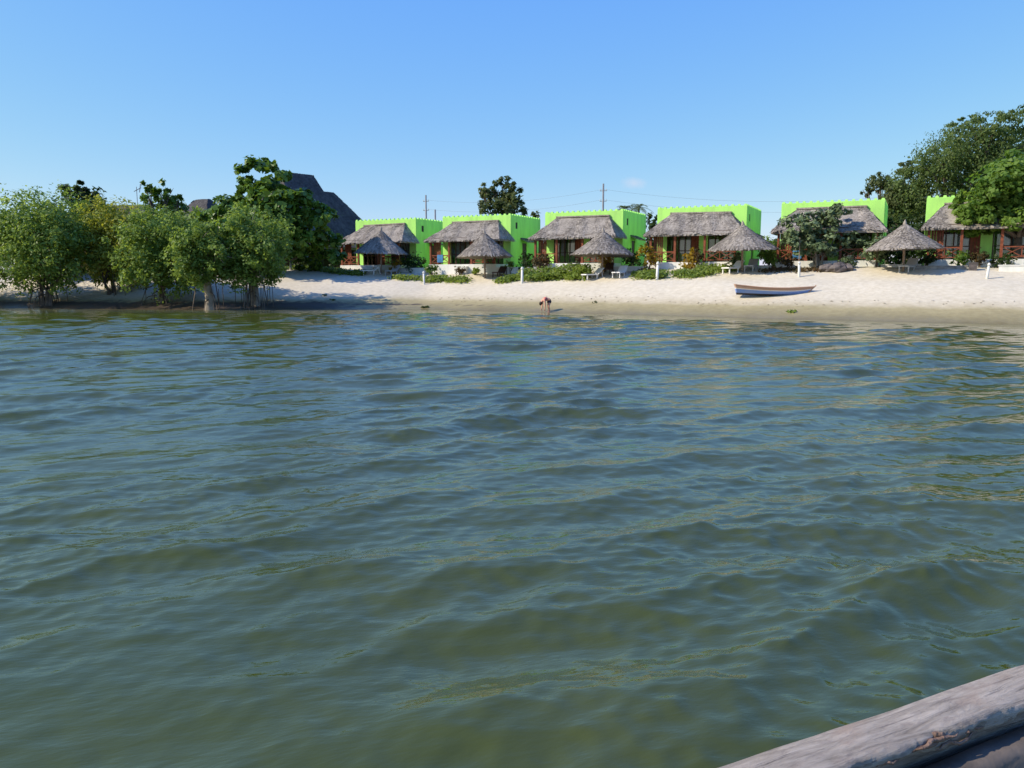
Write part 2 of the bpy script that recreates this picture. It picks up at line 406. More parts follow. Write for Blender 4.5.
# slow modulation so that wave groups are uneven
mod = 1 + .35*np.sin(.31*WX+.52*WY+1)*np.sin(.23*WX-.37*WY) + .25*np.sin(.9*WX-.5*WY+2)
NW = 170
for k in range(NW):
    lam = .13*(3.2/.13)**((k+wr.rand())/NW)
    spread = R(13) + R(34)*min(1, max(0, 1-math.log(lam/.2)/math.log(3.2/.2)))
    th = R(113) + wr.randn()*spread
    kk = 2*math.pi/lam
    slope = .0155 if lam < .22 else (.0135 if lam < .7 else (.0200 if lam < 1.6 else .0200*1.6/lam))
    A = slope/kk*(1+.25*wr.randn())
    ph = wr.rand()*6.283
    arg = kk*(np.cos(th)*WX + np.sin(th)*WY) + ph
    att = np.clip(lam/(3.2*dr)-.5, 0, 1)
    WZ += A*att*np.cos(arg); DX -= A*att*np.cos(th)*np.sin(arg)*.9; DY -= A*att*np.sin(th)*np.sin(arg)*.9
WZ *= amp_env*mod; DX *= amp_env*mod; DY *= amp_env*mod
far = np.abs(AA) > R(46)
WZ[far] *= .3
water = grid_mesh('water', WX+DX, WY+DY, WZ, water_material(), wrap=True); tag(water, kind='structure')
da = water.data.attributes.new('depth', 'FLOAT', 'POINT')
da.data.foreach_set('value', np.clip(-H(WX, WY)/2.4, 0, 1).astype(np.float32).reshape(-1))

# ------------------------------------------------------------------ foliage
def crown_quads(blobs, n, size, seed, clump=.34, droop=.0, aspect=.5, fill=.45):
    """leaf faces set in clumps through the volume of several lobes"""
    r = np.random.RandomState(seed); vol = np.array([b[3]*b[4]*b[5] for b in blobs])**.72
    out = []
    for b, w in zip(blobs, vol/vol.sum()):
        nb = max(30, int(n*w)); c = np.array(b[:3]); rad = np.array(b[3:6])
        nc = max(7, int(nb/38))
        dirs = r.randn(nc, 3); dirs /= np.linalg.norm(dirs, axis=1)[:, None]
        rho = np.where(r.rand(nc) < fill, r.rand(nc)**.5*.85, .75+.32*r.rand(nc))
        cc = dirs*rho[:, None]
        cs = clump*(.5+.9*r.rand(nc))
        keep = r.randint(0, nc, nb)
        ld = r.randn(nb, 3); ld /= np.linalg.norm(ld, axis=1)[:, None]
        pos = cc[keep] + ld*(cs[keep]*r.rand(nb)**.45)[:, None]
        P = c + pos*rad
        nrm = ld*.7 + dirs[keep]*.45 + np.array([0,0,.55]) + r.randn(nb, 3)*.55
        nrm /= np.linalg.norm(nrm, axis=1)[:, None]
        tan = np.cross(nrm, r.randn(nb, 3)); tan[:, 2] -= droop
        tan /= np.linalg.norm(tan, axis=1)[:, None]
        bi = np.cross(nrm, tan); bi /= np.linalg.norm(bi, axis=1)[:, None]
        l = size*(.6+.8*r.rand(nb))[:, None]; wd = l*aspect
        q = np.stack([P - tan*l*.5, P + bi*wd*.5 - nrm*l*.06, P + tan*l*.5 - nrm*l*.10, P - bi*wd*.5 - nrm*l*.06], 1)
        out.append(q)
    return np.concatenate(out)

def tree(name, label, cat, base, blobs, n, size, leaf, bark='bark', tr=.22, rootm='bark', seed=1, group=None, stems=1, roots=0, fork=.45, clump=.34, droop=0., aspect=.5, fill=.45, lean=0.):
    """blobs are relative to the base; trunk forks to every lobe"""
    x, y = base[0], base[1]; z = base[2] if len(base) > 2 else h(x, y)
    t = thing(name, label, cat, (x, y, z), 0, group)
    rg = random.Random(seed); mb = MB()
    zmin = min(b[2] for b in blobs)
    big = sorted(blobs, key=lambda b: -b[3]*b[4]*b[5])
    for s in range(stems):
        ox = (rg.random()-.5)*tr*3.5*(stems > 1); oy = (rg.random()-.5)*tr*3.5*(stems > 1)
        fz = max(.5, zmin*fork*(1+.2*(rg.random()-.5)))
        f = Vector((ox*1.6+lean+(rg.random()-.5)*.25, oy*1.6+(rg.random()-.5)*.25, fz))
        r0 = tr*(1 if stems == 1 else .7)
        mb.tube([(ox,oy,-.4),(ox,oy,.0),(ox*1.1+.03,oy*1.1,fz*.25),(f.x*.6+ox*.4+.05*(rg.random()-.5),f.y*.6+oy*.4,fz*.6),f],
                [r0*1.6,r0*1.3,r0*1.02,r0*.92,r0*.85], 9, jit=.22, rg=rg)
        tg = [b for i, b in enumerate(big[:12]) if i % stems == s] or [big[0]]
        for b in tg:
            c = Vector(b[:3]); m1 = f.lerp(c, .45) + Vector(((rg.random()-.5)*.5, (rg.random()-.5)*.5, -.1*abs(c.z-f.z)))
            r1 = r0*(.62 if len(tg) > 1 else .8)*rg.uniform(.7, 1)
            mb.tube([f-Vector((0,0,.05)), m1, c], [r1, r1*.6, r1*.3], 6, cap=False)
            for k in range(5):
                e = c + Vector((rg.gauss(0,.45)*b[3], rg.gauss(0,.45)*b[4], rg.gauss(0,.4)*b[5]))
                mb.tube([m1.lerp(c, rg.uniform(.2,.9)), (m1.lerp(c,.6)).lerp(e,.5)+Vector((0,0,.1)), e], [r1*.32, r1*.22, r1*.08], 5, cap=False)
    mb.build('trunk', M[bark], t, True)
    if roots:
        rm = MB()
        for k in range(roots):
            a = rg.random()*6.283; rd = rg.uniform(.35, 1.5); top = rg.uniform(.7, zmin+.9)
            cx, cy = math.cos(a)*rd, math.sin(a)*rd
            if rg.random() < .55:
                rm.tube([(cx*.15,cy*.15,top*.8),(cx*.7,cy*.7,top*.65),(cx,cy,.1),(cx*1.02,cy*1.02,-.4)], [.05,.04,.035,.03], 5, cap=False)
            else:
                rm.tube([(cx,cy,top+.6),(cx*1.02,cy*1.03,top*.4),(cx*1.05,cy*1.02,-.4)], [.022,.026,.028], 5, cap=False)
        rm.build('prop_root', M[rootm], t, True)
    quad_mesh('crown', crown_quads(blobs, n, size, seed, clump, droop, aspect, fill), M[leaf], t)
    return t

def auto_blobs(px0, px1, pyt, pyb, Y, basexy, zb, n, seed, rx=None, depth=None):
    """fill the box given by a tree's real extents with uneven lobes"""
    r = random.Random(seed)
    x0, x1 = (px0-512)/F*Y, (px1-512)/F*Y; z1, z0 = zat(pyt, Y)-zb, zat(pyb, Y)-zb
    W = x1-x0; Hh = z1-z0; cx = (x0+x1)/2 - basexy[0]; cz = (z0+z1)/2
    out = [(cx, 0, cz-.05*Hh, W*.40, (depth or W)*.40, Hh*.42)]
    for k in range(n):
        a = 2*math.pi*(k+r.uniform(-.25,.25))/n; e = r.uniform(.66, .95)
        sx = r.uniform(.20,.29); sz = r.uniform(.21,.30)
        out.append((cx+math.cos(a)*(W/2)*(1-sx*1.6)*e, r.uniform(-.3,.3)*(depth or W), cz+math.sin(a)*(Hh/2)*(1-sz*1.5)*e,
                    W*sx, (depth or W)*sx, Hh*sz))
    return out

def px_tree(name, label, cat, px, Y, box, nb, n, size, leaf, seed, group=None, **kw):
    """box = left, right, top, bottom of the crown"""
    x, y = at(px, Y); zb = h(x, y)
    bl = auto_blobs(*box, Y, (x, y), zb, nb, seed, depth=kw.pop('depth', None))
    return tree(name, label, cat, (x, y, zb), bl, n, size, leaf, seed=seed, group=group, **kw)

MG = 'mangroves along the left shore'
px_tree('mangrove_tree', 'broad mangrove at the far left waterline with a wide crown down to the mud', 'tree', 44, 60.8, (-14, 100, 191, 291), 18, 23000, .26, 'mangrove', 3, MG, tr=.22, roots=16, stems=3)
px_tree('mangrove_tree', 'mangrove with yellowish green crown top between two darker ones', 'tree', 112, 63.5, (76, 158, 201, 288), 15, 15500, .26, 'mangrove_yellow', 4, MG, tr=.18, roots=8, stems=2)
px_tree('mangrove_tree', 'bushy mangrove whose leaves hang down to the mud bank, left of the pale trunked one', 'tree', 158, 60.2, (118, 210, 203, 294), 17, 19000, .26, 'mangrove', 5, MG, tr=.18, roots=9, stems=3)
px_tree('mangrove_tree', 'mangrove with a single thick pale trunk standing at the water edge', 'tree', 208, 57.5, (176, 244, 222, 288), 14, 11500, .25, 'mangrove', 6, MG, tr=.28, roots=7, bark='palebark', fork=1.1)
px_tree('mangrove_tree', 'rightmost mangrove with round crown and many hanging roots beside the sand', 'tree', 254, 58.8, (212, 293, 205, 288), 16, 16000, .25, 'mangrove', 8, MG, tr=.26, roots=22, stems=2, bark='palebark', fork=.8)
px_tree('mangrove_tree', 'low mangrove half cut off by the left photo border', 'tree', -28, 62.5, (-75, 22, 213, 300), 10, 8500, .29, 'mangrove', 9, MG, tr=.2, roots=10, stems=2)
px_tree('mangrove_tree', 'mangrove standing outside the left photo border', 'tree', -120, 66, (-190, -60, 205, 300), 10, 5000, .42, 'mangrove', 19, MG, tr=.2, roots=14, stems=2)

# broad leaved tree by the lodge
x, y = at(272, 70); zb = h(x, y)
bl = []
for (px, py, rp, ry) in [(262,176,16,11),(288,180,13,9),(248,190,15,10),(275,200,20,14),(230,212,18,12),(215,222,14,10),(300,205,18,13),(318,215,16,11),(332,222,11,8),
                         (290,225,22,14),(262,225,22,15),(310,238,18,10),(330,238,12,8),(285,246,20,11),(240,240,20,13),(300,250,14,8),(268,166,11,6),(240,202,12,8),(318,250,18,9),(335,256,12,8),(300,262,14,7),(285,222,26,22),(325,236,18,12),(238,214,20,13),(256,226,22,16),(312,205,15,11),(330,212,11,8),(272,186,17,9),(226,226,16,10)]:
    X = (px-512)/F*70 - x; bl.append((X, rng.uniform(-2.2, 1.6), zat(py, 70)-zb, rp*70/F, rp*70/F*1.1, ry*70/F))
tree('almond_tree', 'tall broad leaved tree with dark glossy tiers in front of the dark lodge roof', 'tree', (x, y, zb), bl, 13500, .55, 'almond', tr=.3, seed=21, clump=.42, aspect=.62, fill=.4)

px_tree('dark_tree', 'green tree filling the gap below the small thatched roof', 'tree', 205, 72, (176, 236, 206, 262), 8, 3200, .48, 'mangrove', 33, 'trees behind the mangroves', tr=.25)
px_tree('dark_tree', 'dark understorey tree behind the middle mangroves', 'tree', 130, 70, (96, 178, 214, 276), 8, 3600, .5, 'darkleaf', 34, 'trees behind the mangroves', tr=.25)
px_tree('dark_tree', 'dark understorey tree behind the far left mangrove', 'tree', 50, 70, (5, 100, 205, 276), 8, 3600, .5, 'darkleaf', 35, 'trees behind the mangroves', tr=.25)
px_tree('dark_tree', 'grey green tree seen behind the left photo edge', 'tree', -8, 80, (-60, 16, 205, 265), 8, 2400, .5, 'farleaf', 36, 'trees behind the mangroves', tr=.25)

# trees behind the houses
x, y = at(503, 98); zb = h(x, y); bl = []
for (px, py, rp, ry) in [(490,190,10,8),(503,184,8,7),(512,192,9,8),(498,200,13,9),(515,202,9,8),(490,208,11,8),(508,211,14,8),(524,212,7,5),(482,191,5,4)]:
    bl.append(((px-512)/F*98-x, rng.uniform(-1,1), zat(py,98)-zb, rp*98/F, rp*98/F, ry*98/F))
tree('inland_tree', 'lone tall tree rising behind the second green house', 'tree', (x, y, zb), bl, 4200, .45, 'farleaf', tr=.3, seed=41, clump=.4)
px_tree('inland_tree', 'dark tree in the gap between the third and fourth green houses', 'tree', 651, 92, (636, 672, 211, 262), 6, 1800, .45, 'darkleaf', 42, 'small trees behind the houses', tr=.2)
px_tree('inland_tree', 'small bush just above the right end of the second green house parapet', 'tree', 531, 96, (520, 546, 211, 250), 5, 900, .45, 'farleaf', 43, 'small trees behind the houses', tr=.2)
px_tree('inland_tree', 'tree behind the fourth green house at its right side, hidden by its roof', 'tree', 775, 92, (758, 802, 236, 268), 6, 2200, .45, 'darkleaf', 44, 'small trees behind the houses', tr=.2)
px_tree('inland_tree', 'dark bushes behind the first green house and the lodge', 'tree', 440, 96, (405, 450, 222, 262), 5, 1200, .45, 'darkleaf', 45, 'small trees behind the houses', tr=.2)

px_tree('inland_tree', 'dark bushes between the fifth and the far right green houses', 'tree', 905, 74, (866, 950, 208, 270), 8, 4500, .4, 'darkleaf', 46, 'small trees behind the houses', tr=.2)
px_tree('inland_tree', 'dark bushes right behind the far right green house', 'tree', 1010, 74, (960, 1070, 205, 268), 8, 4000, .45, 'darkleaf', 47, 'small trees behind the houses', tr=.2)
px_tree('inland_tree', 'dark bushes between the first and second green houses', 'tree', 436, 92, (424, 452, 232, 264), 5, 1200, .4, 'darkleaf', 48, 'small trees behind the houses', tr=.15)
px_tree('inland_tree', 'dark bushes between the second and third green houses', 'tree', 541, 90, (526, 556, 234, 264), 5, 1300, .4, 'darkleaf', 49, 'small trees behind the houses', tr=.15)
def palm(label, px, Y, ztop, spread, seed):
    x, y = at(px, Y); zb = h(x, y); t = thing('palm_tree', label, 'palm tree', (x, y, zb), 0, 'palms behind the houses')
    mb = MB(); top = ztop-zb
    mb.tube([(0,0,-.3),(.1,0,top*.5),(.05,0,top)], [.2,.15,.12], 8); mb.build('trunk', M['palebark'], t, True)
    rg = random.Random(seed); q = []
    for k in range(22):
        a = rg.random()*6.283; up = rg.uniform(-.1, 1.0); Lf = spread*rg.uniform(.8, 1.1)
        dx, dy = math.cos(a), math.sin(a)
        pts = [Vector((.05+dx*Lf*s*math.cos(up*.9), dy*Lf*s*math.cos(up*.9), top+Lf*(s*math.sin(up*.9)-.55*s*s))) for s in [i/14 for i in range(15)]]
        side = Vector((-dy, dx, 0))
        for i in range(1, 14):
            p = pts[i]; dd = (pts[i+1]-pts[i]).normalized()
            for sg in (-1, 1):
                tip = p + side*sg*Lf*.2*(1-.4*i/14) + dd*Lf*.16 - Vector((0,0,Lf*.05))
                q.append([p, p+dd*Lf*.035, tip, p-dd*Lf*.02])
    quad_mesh('crown', np.array([[list(v) for v in f] for f in q]), M['farleaf'], t)
palm('small palm fan showing above the third green house parapet, left of the cloud', 622, 94, zat(209, 94), 1.6, 5)
palm('palm top just right of the third green house wall', 637, 97, zat(208, 97), 1.8, 6)

# big trees at the right
def lobes(name, label, px0, Y, lst, n, size, leaf, seed, dep=2.5, **kw):
    x, y = at(px0, Y); zb = h(x, y); rg = random.Random(seed); b = []
    for (px, py, rp, ry) in lst:
        b.append(((px-512)/F*Y-x, rg.uniform(-dep, dep), zat(py, Y)-zb, rp*Y/F, rp*Y/F*1.1, ry*Y/F))
    return tree(name, label, 'tree', (x, y, zb), b, n, size, leaf, seed=seed, **kw)
lobes('shade_tree', 'huge old shade tree whose crown towers behind the two rightmost green houses', 948, 77,
      [(975,135,24,15),(950,148,25,18),(925,165,22,17),(990,150,22,20),(1008,132,20,12),(905,185,18,14),(935,190,26,18),(960,175,24,18),(905,210,20,18),(930,222,22,20),
       (950,170,38,36),(985,155,34,26),(915,195,28,30),(930,215,34,26),(1000,175,24,30),(985,180,18,16),(968,122,16,7),(1028,140,18,12),(988,125,16,8),(940,238,18,14)], 46000, .25, 'bigtree', 51, tr=.6, clump=.30, fill=.3, fork=.55, droop=.6)
lobes('shade_tree', 'smaller grey green tree at the left shoulder of the huge shade tree', 885, 80,
      [(885,182,12,10),(880,200,12,12),(893,215,14,14),(900,170,10,8),(905,232,16,12),(890,240,14,10),(872,190,6,6)], 8000, .33, 'farleaf', 52, tr=.3, clump=.36, droop=.6)
lobes('shade_tree', 'dark tree behind the far right house beside the huge shade tree', 1050, 80,
      [(1030,160,28,22),(1065,150,30,22),(1050,190,34,22),(1015,200,16,16),(1090,190,30,24),(1040,220,30,18)], 12000, .4, 'darkleaf', 53, tr=.5, clump=.34)
lobes('beach_tree', 'leafy fresh green tree with thick trunk in front of the far right house', 1016, 52,
      [(1018,166,22,13),(1000,180,18,13),(1030,178,18,16),(985,196,17,13),(1008,200,22,15),(1035,203,20,16),(975,212,15,10),(995,222,18,8),(1022,222,22,9),(965,206,9,8),(985,228,11,5),(1050,190,20,18),(1055,215,18,12),(1040,158,16,9),(1012,190,34,26),(1030,205,30,18),(970,202,19,16),(966,217,13,9),(992,212,28,15),(980,190,16,12),(1012,220,26,11),(985,226,18,7),(1040,222,26,12)],
      21000, .32, 'righttree', 54, dep=1.6, tr=.27, clump=.36, aspect=.6, fill=.4, fork=.75)
GB = 'trees behind the mangroves'
lobes('dark_tree', 'very dark tree top rising behind the far left mangroves', 90, 76, [(82,192,9,9),(92,190,9,8),(103,199,8,6),(88,204,18,14),(101,212,14,12),(90,225,20,16)], 4200, .42, 'darkleaf', 31, dep=1.2, tr=.3, group=GB)
lobes('dark_tree', 'two lobed tree top standing left of the small thatched roof', 166, 75, [(157,194,8,11),(172,191,9,9),(184,202,7,6),(165,207,18,13),(165,226,19,15)], 3800, .42, 'almond', 32, dep=1.2, tr=.3, group=GB)
# bush tree in front of house five
pB = ground_pt(818, -3.4)
Yb = pB.y; bl = []
for (px, py, rp, ry) in [(795,228,18,12),(820,222,20,12),(835,212,14,7),(812,240,22,10),(846,238,18,10),(858,243,13,8),(785,242,12,8),(830,250,16,6),(800,250,12,5),(862,235,8,6)]:
    bl.append(((px-512)/F*Yb-pB.x, rng.uniform(-1,1), zat(py, Yb)-pB.z, rp*Yb/F, rp*Yb/F, ry*Yb/F))
tree('bushy_tree', 'bushy grey green tree on several thin stems hiding the fifth green house', 'tree', (pB.x, pB.y, pB.z), bl, 4800, .32, 'greyleaf', 'palebark', tr=.13, seed=55, stems=4, clump=.36, aspect=.6, fork=.7)

# ------------------------------------------------------------------ thatch
def bundles(quads, row=.16, w=.13, ln=.42, lift=.035, seed=1, jag=.16):
    """overlapping straw bundles over faces given as (eaveL, eaveR, topR, topL)"""
    r = np.random.RandomState(seed); out = []
    for q in quads:
        a, b, c, d_ = [np.array(p, float) for p in q]
        sl = np.linalg.norm((c+d_)/2-(a+b)/2); nr = max(3, int(sl/row))
        nrm = np.cross(b-a, (d_+c)/2-a); nrm /= np.linalg.norm(nrm)
        for i in range(nr):
            v = (i+.15)/nr; e0 = a+(d_-a)*v; e1 = b+(c-b)*v; wd = np.linalg.norm(e1-e0)
            k = max(1, int(wd/w*1.35)); mg = min(.5, .3*w/max(wd, .01))
            for j in range(k):
                u = mg + (1-2*mg)*(j+r.rand())/k; p = e0+(e1-e0)*u
                up = (d_+(c-d_)*u)-(a+(b-a)*u); up /= np.linalg.norm(up)
                along = (b-a)/np.linalg.norm(b-a)
                up = up + along*r.randn()*.10; up /= np.linalg.norm(up)
                ww = w*(.5+.7*r.rand()); l = min(ln*(.7+.6*r.rand()), sl*(1-v)+.03)
                lo = p - up*(jag*r.rand() if i == 0 else .12*r.rand()) + nrm*(lift*(.5+r.rand()))
                hi = p + up*l + nrm*.012
                out.append([lo-along*ww*.62, lo+along*ww*.62+up*.06*r.randn(), hi+along*ww*.4, hi-along*ww*.4])
    return np.array(out)
def thatch_roof(name, quads, solid, m, parent, seed=1, warp=None, **kw):
    """one mesh: solid core plus straw bundles"""
    Q = bundles(quads, seed=seed, **kw)
    vs = [tuple(p) for p in solid.v]; fs = list(solid.f); o = len(vs)
    for q in Q:
        vs += [tuple(p) for p in q]; fs.append((o,o+1,o+2,o+3)); o += 4
    if warp:                                            # a sagging ridge and a wavy eave
        sg, ph, tl = warp
        vs = [(p[0], p[1], p[2] - sg*math.cos(p[0]*.42)*(.4+.6*(p[2] > 3.3)) + .035*math.sin(p[0]*2.3+ph) + .025*math.sin(p[0]*5.1+p[1]*2+ph*2) + tl*p[0]/3.7) for p in vs]
    me = bpy.data.meshes.new(name); me.from_pydata(vs, [], fs); me.materials.append(m); me.update()
    return link(name, me, parent)

# ------------------------------------------------------------------ beach houses
def porch_roof(t, seed):
    rg = random.Random(seed)
    # hipped porch roof
    EZ, RZ, ey = 2.45, 4.22, -2.8
    FL, FR = (-3.7,ey,EZ), (3.85,ey,EZ); BL, BR = (-3.7,-.02,EZ), (3.85,-.02,EZ); RL, RR_ = (-2.3,-.02,RZ), (2.25,-.02,RZ)
    dn = lambda q, k=.16: (q[0], q[1], q[2]-k)
    s = MB(); P = [FL,FR,BR,BL,RR_,RL]
    s.add(P+[dn(q) for q in P], [(0,1,4,5),(1,2,4),(3,0,5),(6,11,10,7),(7,10,8),(9,11,6),(0,6,7,1),(1,7,8,2),(3,9,6,0)])
    s.box(-2.4,2.35,-.18,-.021,RZ-.02,RZ+.09)
    thatch_roof('roof', [(FL,FR,RR_,RL),(FR,BR,RR_,RR_),(BL,FL,RL,RL)], s, M['thatch'], t, seed, warp=(rg.uniform(.03,.12), rg.uniform(0,6), rg.uniform(-.05,.05)), jag=.26)
def make_house():
    t = thing('beach_house', 'lime green beach house', 'house', group='lime green houses along the beach')
    W2, D, T = 3.465, 6.1, .2
    w = MB()
    w.box(-W2,-2.65,0,T,-.5,4.6); w.box(-.1,.6,0,T,-.5,4.6); w.box(2.75,W2,0,T,-.5,4.6)
    for a, b in ((-2.65,-.1),(.6,2.75)):
        w.box(a,b,0,T,2.5,4.6); w.box(a,b,.003,T,-.5,.38)
    w.box(-W2,-W2+T,T,D,-.5,4.6)
    x0, x1 = W2-T, W2
    w.box(x0,x1,T,.95,-.5,4.6); w.box(x0,x1,.95,1.35,-.5,3.5); w.box(x0,x1,.95,1.35,4.05,4.6); w.box(x0,x1,1.35,2.3,-.5,4.6)
    w.box(x0,x1,2.3,3.2,2.3,4.6); w.box(x0,x1,2.3,3.2,-.5,.2); w.box(x0,x1,3.2,D,-.5,4.6)
    w.box(-W2+T,W2-T,D-T,D,-.5,4.6); w.box(-W2+T,W2-T,T,D-T,4.15,4.3)
    w.box(-W2+T,W2-T,.6,.7,.3,4.1)    # inner partition
    w.build('wall', M['lime'], t)
    n = 15; b = MB(); b.box(-W2+.02,W2-.02,.02,T-.02,4.6,4.63)
    for i in range(n):
        x = -W2 + .13 + (2*W2-.26)*i/(n-1); b.box(x-.12,x+.12,0,T,4.6,4.75, taper=.04)
    b.build('battlement', M['lime'], t); bl_, br_ = MB(), MB()
    bl_.box(-W2+.02,-W2+T-.02,T,D-.02,4.6,4.63); br_.box(W2-T+.02,W2-.02,T,D-.02,4.6,4.63)
    for i in range(1, 13):
        y = .13+(D-.26)*i/12
        for xx, b in ((-W2, bl_), (W2-T, br_)): b.box(xx,xx+T,y-.12,y+.12,4.6,4.75, taper=.04)
    bl_.build('battlement', M['lime'], t); br_.build('battlement', M['lime'], t)
    v = MB(); v.box(x0+.02,x1-.05,.95,1.35,3.5,4.05); v.build('window', M['dark'], t)
    dr = MB(); dr.box(x0+.03,x1-.06,2.3,3.2,.2,2.3); dd = dr.build('door', M['darkwood'], t)
    hb = MB(); hb.tube([(x1-.05,2.42,1.2),(x1+.01,2.42,1.2),(x1+.01,2.5,1.2)], [.015,.015,.015], 6); hb.build('handle', M['metal'], dd)
    # awning above the side door
    s = MB(); s.add([(x1,1.9,2.75),(x1,3.6,2.75),(x1+.8,3.5,2.4),(x1+.8,2.0,2.4),(x1,1.9,2.65),(x1,3.6,2.65),(x1+.8,3.5,2.3),(x1+.8,2.0,2.3)],
                    [(0,1,2,3),(7,6,5,4),(3,2,6,7),(0,3,7,4),(2,1,5,6)])
    thatch_roof('awning', [((x1+.8,2.0,2.4),(x1+.8,3.5,2.4),(x1,3.6,2.75),(x1,1.9,2.75))], s, M['thatch'], t, 3)
    # glass doors
    for (a, b_, leaves) in ((-2.62,-.72,4),(.63,2.72,4)):
        f = MB(); lw = (b_-a)/leaves
        f.box(a,b_,.06,.12,.38,.46); f.box(a,b_,.06,.12,2.40,2.5)
        for k in range(leaves+1):
            x = a+lw*k; f.box(x-.045,x+.045,.055,.125,.461,2.399)
        f.box(a,b_,.065,.115,1.28,1.34)
        fo = f.build('glass_door', M['darkwood'], t)
        for k in range(leaves):
            p = MB(); p.box(a+lw*k+.046,a+lw*(k+1)-.046,.085,.092,.461,2.399); p.build('pane', M['glass'], fo)
            if k != 0:
                cm = MB(); xs = [a+lw*k+.03+ (lw-.06)*i/8 for i in range(9)]
                vs = [(xx,.17+.015*(i%2),z) for z in (1.05+.02*k,2.42) for i, xx in enumerate(xs)]
                cm.add(vs, [(i,i+1,i+10,i+9) for i in range(8)]); cm.build('curtain', M['curtain'], fo)
    sh = MB()
    for k in range(3):
        sh.box(-.69+.2*k,-.5+.2*k-.01,.05,.1,.38,2.5)
        for q in range(9): sh.box(-.67+.2*k,-.53+.2*k,.035,.052,.5+.21*q,.62+.21*q)
    sh.build('shutter', M['redwood'], t)
    # porch
    p = MB(); p.box(-3.35,3.35,-2.6,0,-.6,.38); p.build('porch_floor', M['white'], t)
    st = MB(); st.box(-.5,.7,-2.95,-2.6,-.6,.2); st.build('porch_step', M['white'], t)
    for x in (-3.2,-1.3,.95,3.2):
        q = MB(); q.box(x-.08,x+.08,-2.53,-2.37,.38,2.55); q.box(x-.11,x+.11,-2.56,-2.34,.381,.50); q.build('post', M['redwood'], t)
    for a, b_ in ((-3.12,-1.38),(1.03,3.12)):
        q = MB(); q.bar((a,-2.45,1.15),(b_,-2.45,1.15),.08); q.bar((a,-2.45,.52),(b_,-2.45,.52),.06)
        m_ = (a+b_)/2
        for xa, xb in ((a,m_),(m_,b_)):
            q.bar((xa,-2.47,.55),(xb,-2.47,1.12),.05); q.bar((xa,-2.43,1.12),(xb,-2.43,.55),.05)
        q.bar((m_,-2.45,.52),(m_,-2.45,1.12),.055); q.build('balustrade', M['redwood'], t)
    sc = MB()
    for k in range(5): sc.box(-3.05+.15*k,-2.93+.15*k,-2.2,-2.16,.38,2.5)
    sc.bar((-3.06,-2.14,.8),(-2.32,-2.14,.8),.05); sc.bar((-3.06,-2.14,2.0),(-2.32,-2.14,2.0),.05); sc.build('wood_screen', M['redwood'], t)
    porch_roof(t, 5)
    rf = MB(); rf.bar((-3.3,-2.45,2.6),(3.3,-2.45,2.6),.12)
    rf.build('beam', M['darkwood'], t)
    return t
house = make_house()
HL = ['lime green house nearest the dark lodge, partly covered by the lodge roof',
      'lime green house with the lone tall tree rising right behind its roof',
      'lime green house with the tall power pole sticking up behind its parapet',
      'lime green house straight behind the large parasol that stands above the beached boat',
      'lime green house half hidden by the bushy grey green tree',
      'lime green house at the far right under the big shade trees']
S_LEFT = [-16.9, -7.06, 3.16, 12.95, 22.37, 31.9]
for i, s0 in enumerate(S_LEFT):
    o = house if i == 0 else dup(house)
    if i:                                               # every roof is thatched anew, curtains differ
        for c in [k for k in bpy.data.objects if k.parent == o and k.name.split('.')[0] == 'roof']: bpy.data.objects.remove(c)
        porch_roof(o, 5+i)
        for g in [k for k in bpy.data.objects if k.parent == o and k.name.startswith('glass_door')]:
            for c in [k for k in bpy.data.objects if k.parent == g and k.name.startswith('curtain')]:
                if rng.random() < .4: bpy.data.objects.remove(c)
                else: c.location.x = rng.uniform(-.12, .12)
    p = L(s0+3.465, 0); o.location = (p.x, p.y, 3.08); o.rotation_euler = (0,0,-TH); o['label'] = HL[i]

# low white walls between the houses
for i in range(5):
    a = S_LEFT[i]+6.93+.1; b = S_LEFT[i+1]-.1
    p = L((a+b)/2, -2.9); q = MB(); w2 = (b-a)/2
    q.box(-w2,w2,-.12,.12,-.6,.12); q.box(-w2-.03,w2+.03,-.16,.16,.12,.19)
    o = q.build('low_wall', M['white']); o.location = (p.x,p.y,2.98); o.rotation_euler = (0,0,-TH)
    tag(o, ['low white garden wall right of the house beside the lodge', 'low white garden wall between the second and third green houses from the left',
            'low white garden wall beside the yellow croton bush', 'low white garden wall just left of the bushy grey green tree',
            'low white garden wall behind the rightmost thatched parasol'][i], 'wall', 'low white garden walls')
def wall_seg(name, px0, px1, t, z0, z1, th, m, label):
    a = solve_s(px0, t); b = solve_s(px1, t); p = L((a+b)/2, t); q = MB(); w2 = (b-a)/2
    q.box(-w2,w2,-th/2,th/2,z0-.6,z1); q.box(-w2-.04,w2+.04,-th/2-.04,th/2+.04,z1,z1+.06)
    o = q.build(name, m); o.location = (p.x,p.y,0); o.rotation_euler = (0,0,-TH); tag(o, label, 'wall'); return o
wall_seg('garden_wall', 915, 966, -4.2, 2.5, 2.98, .3, M['stone'], 'low grey stone wall in front of the far right green house')
wall_seg('garden_wall', 998, 1070, -4.6, 2.5, 3.0, .3, M['white'], 'low white wall under the leafy tree at the right photo edge')
wall_seg('garden_wall', 968, 976, -4.6, 2.5, 3.15, .5, M['rock'], 'short dark stone pier between the grey wall and white wall')

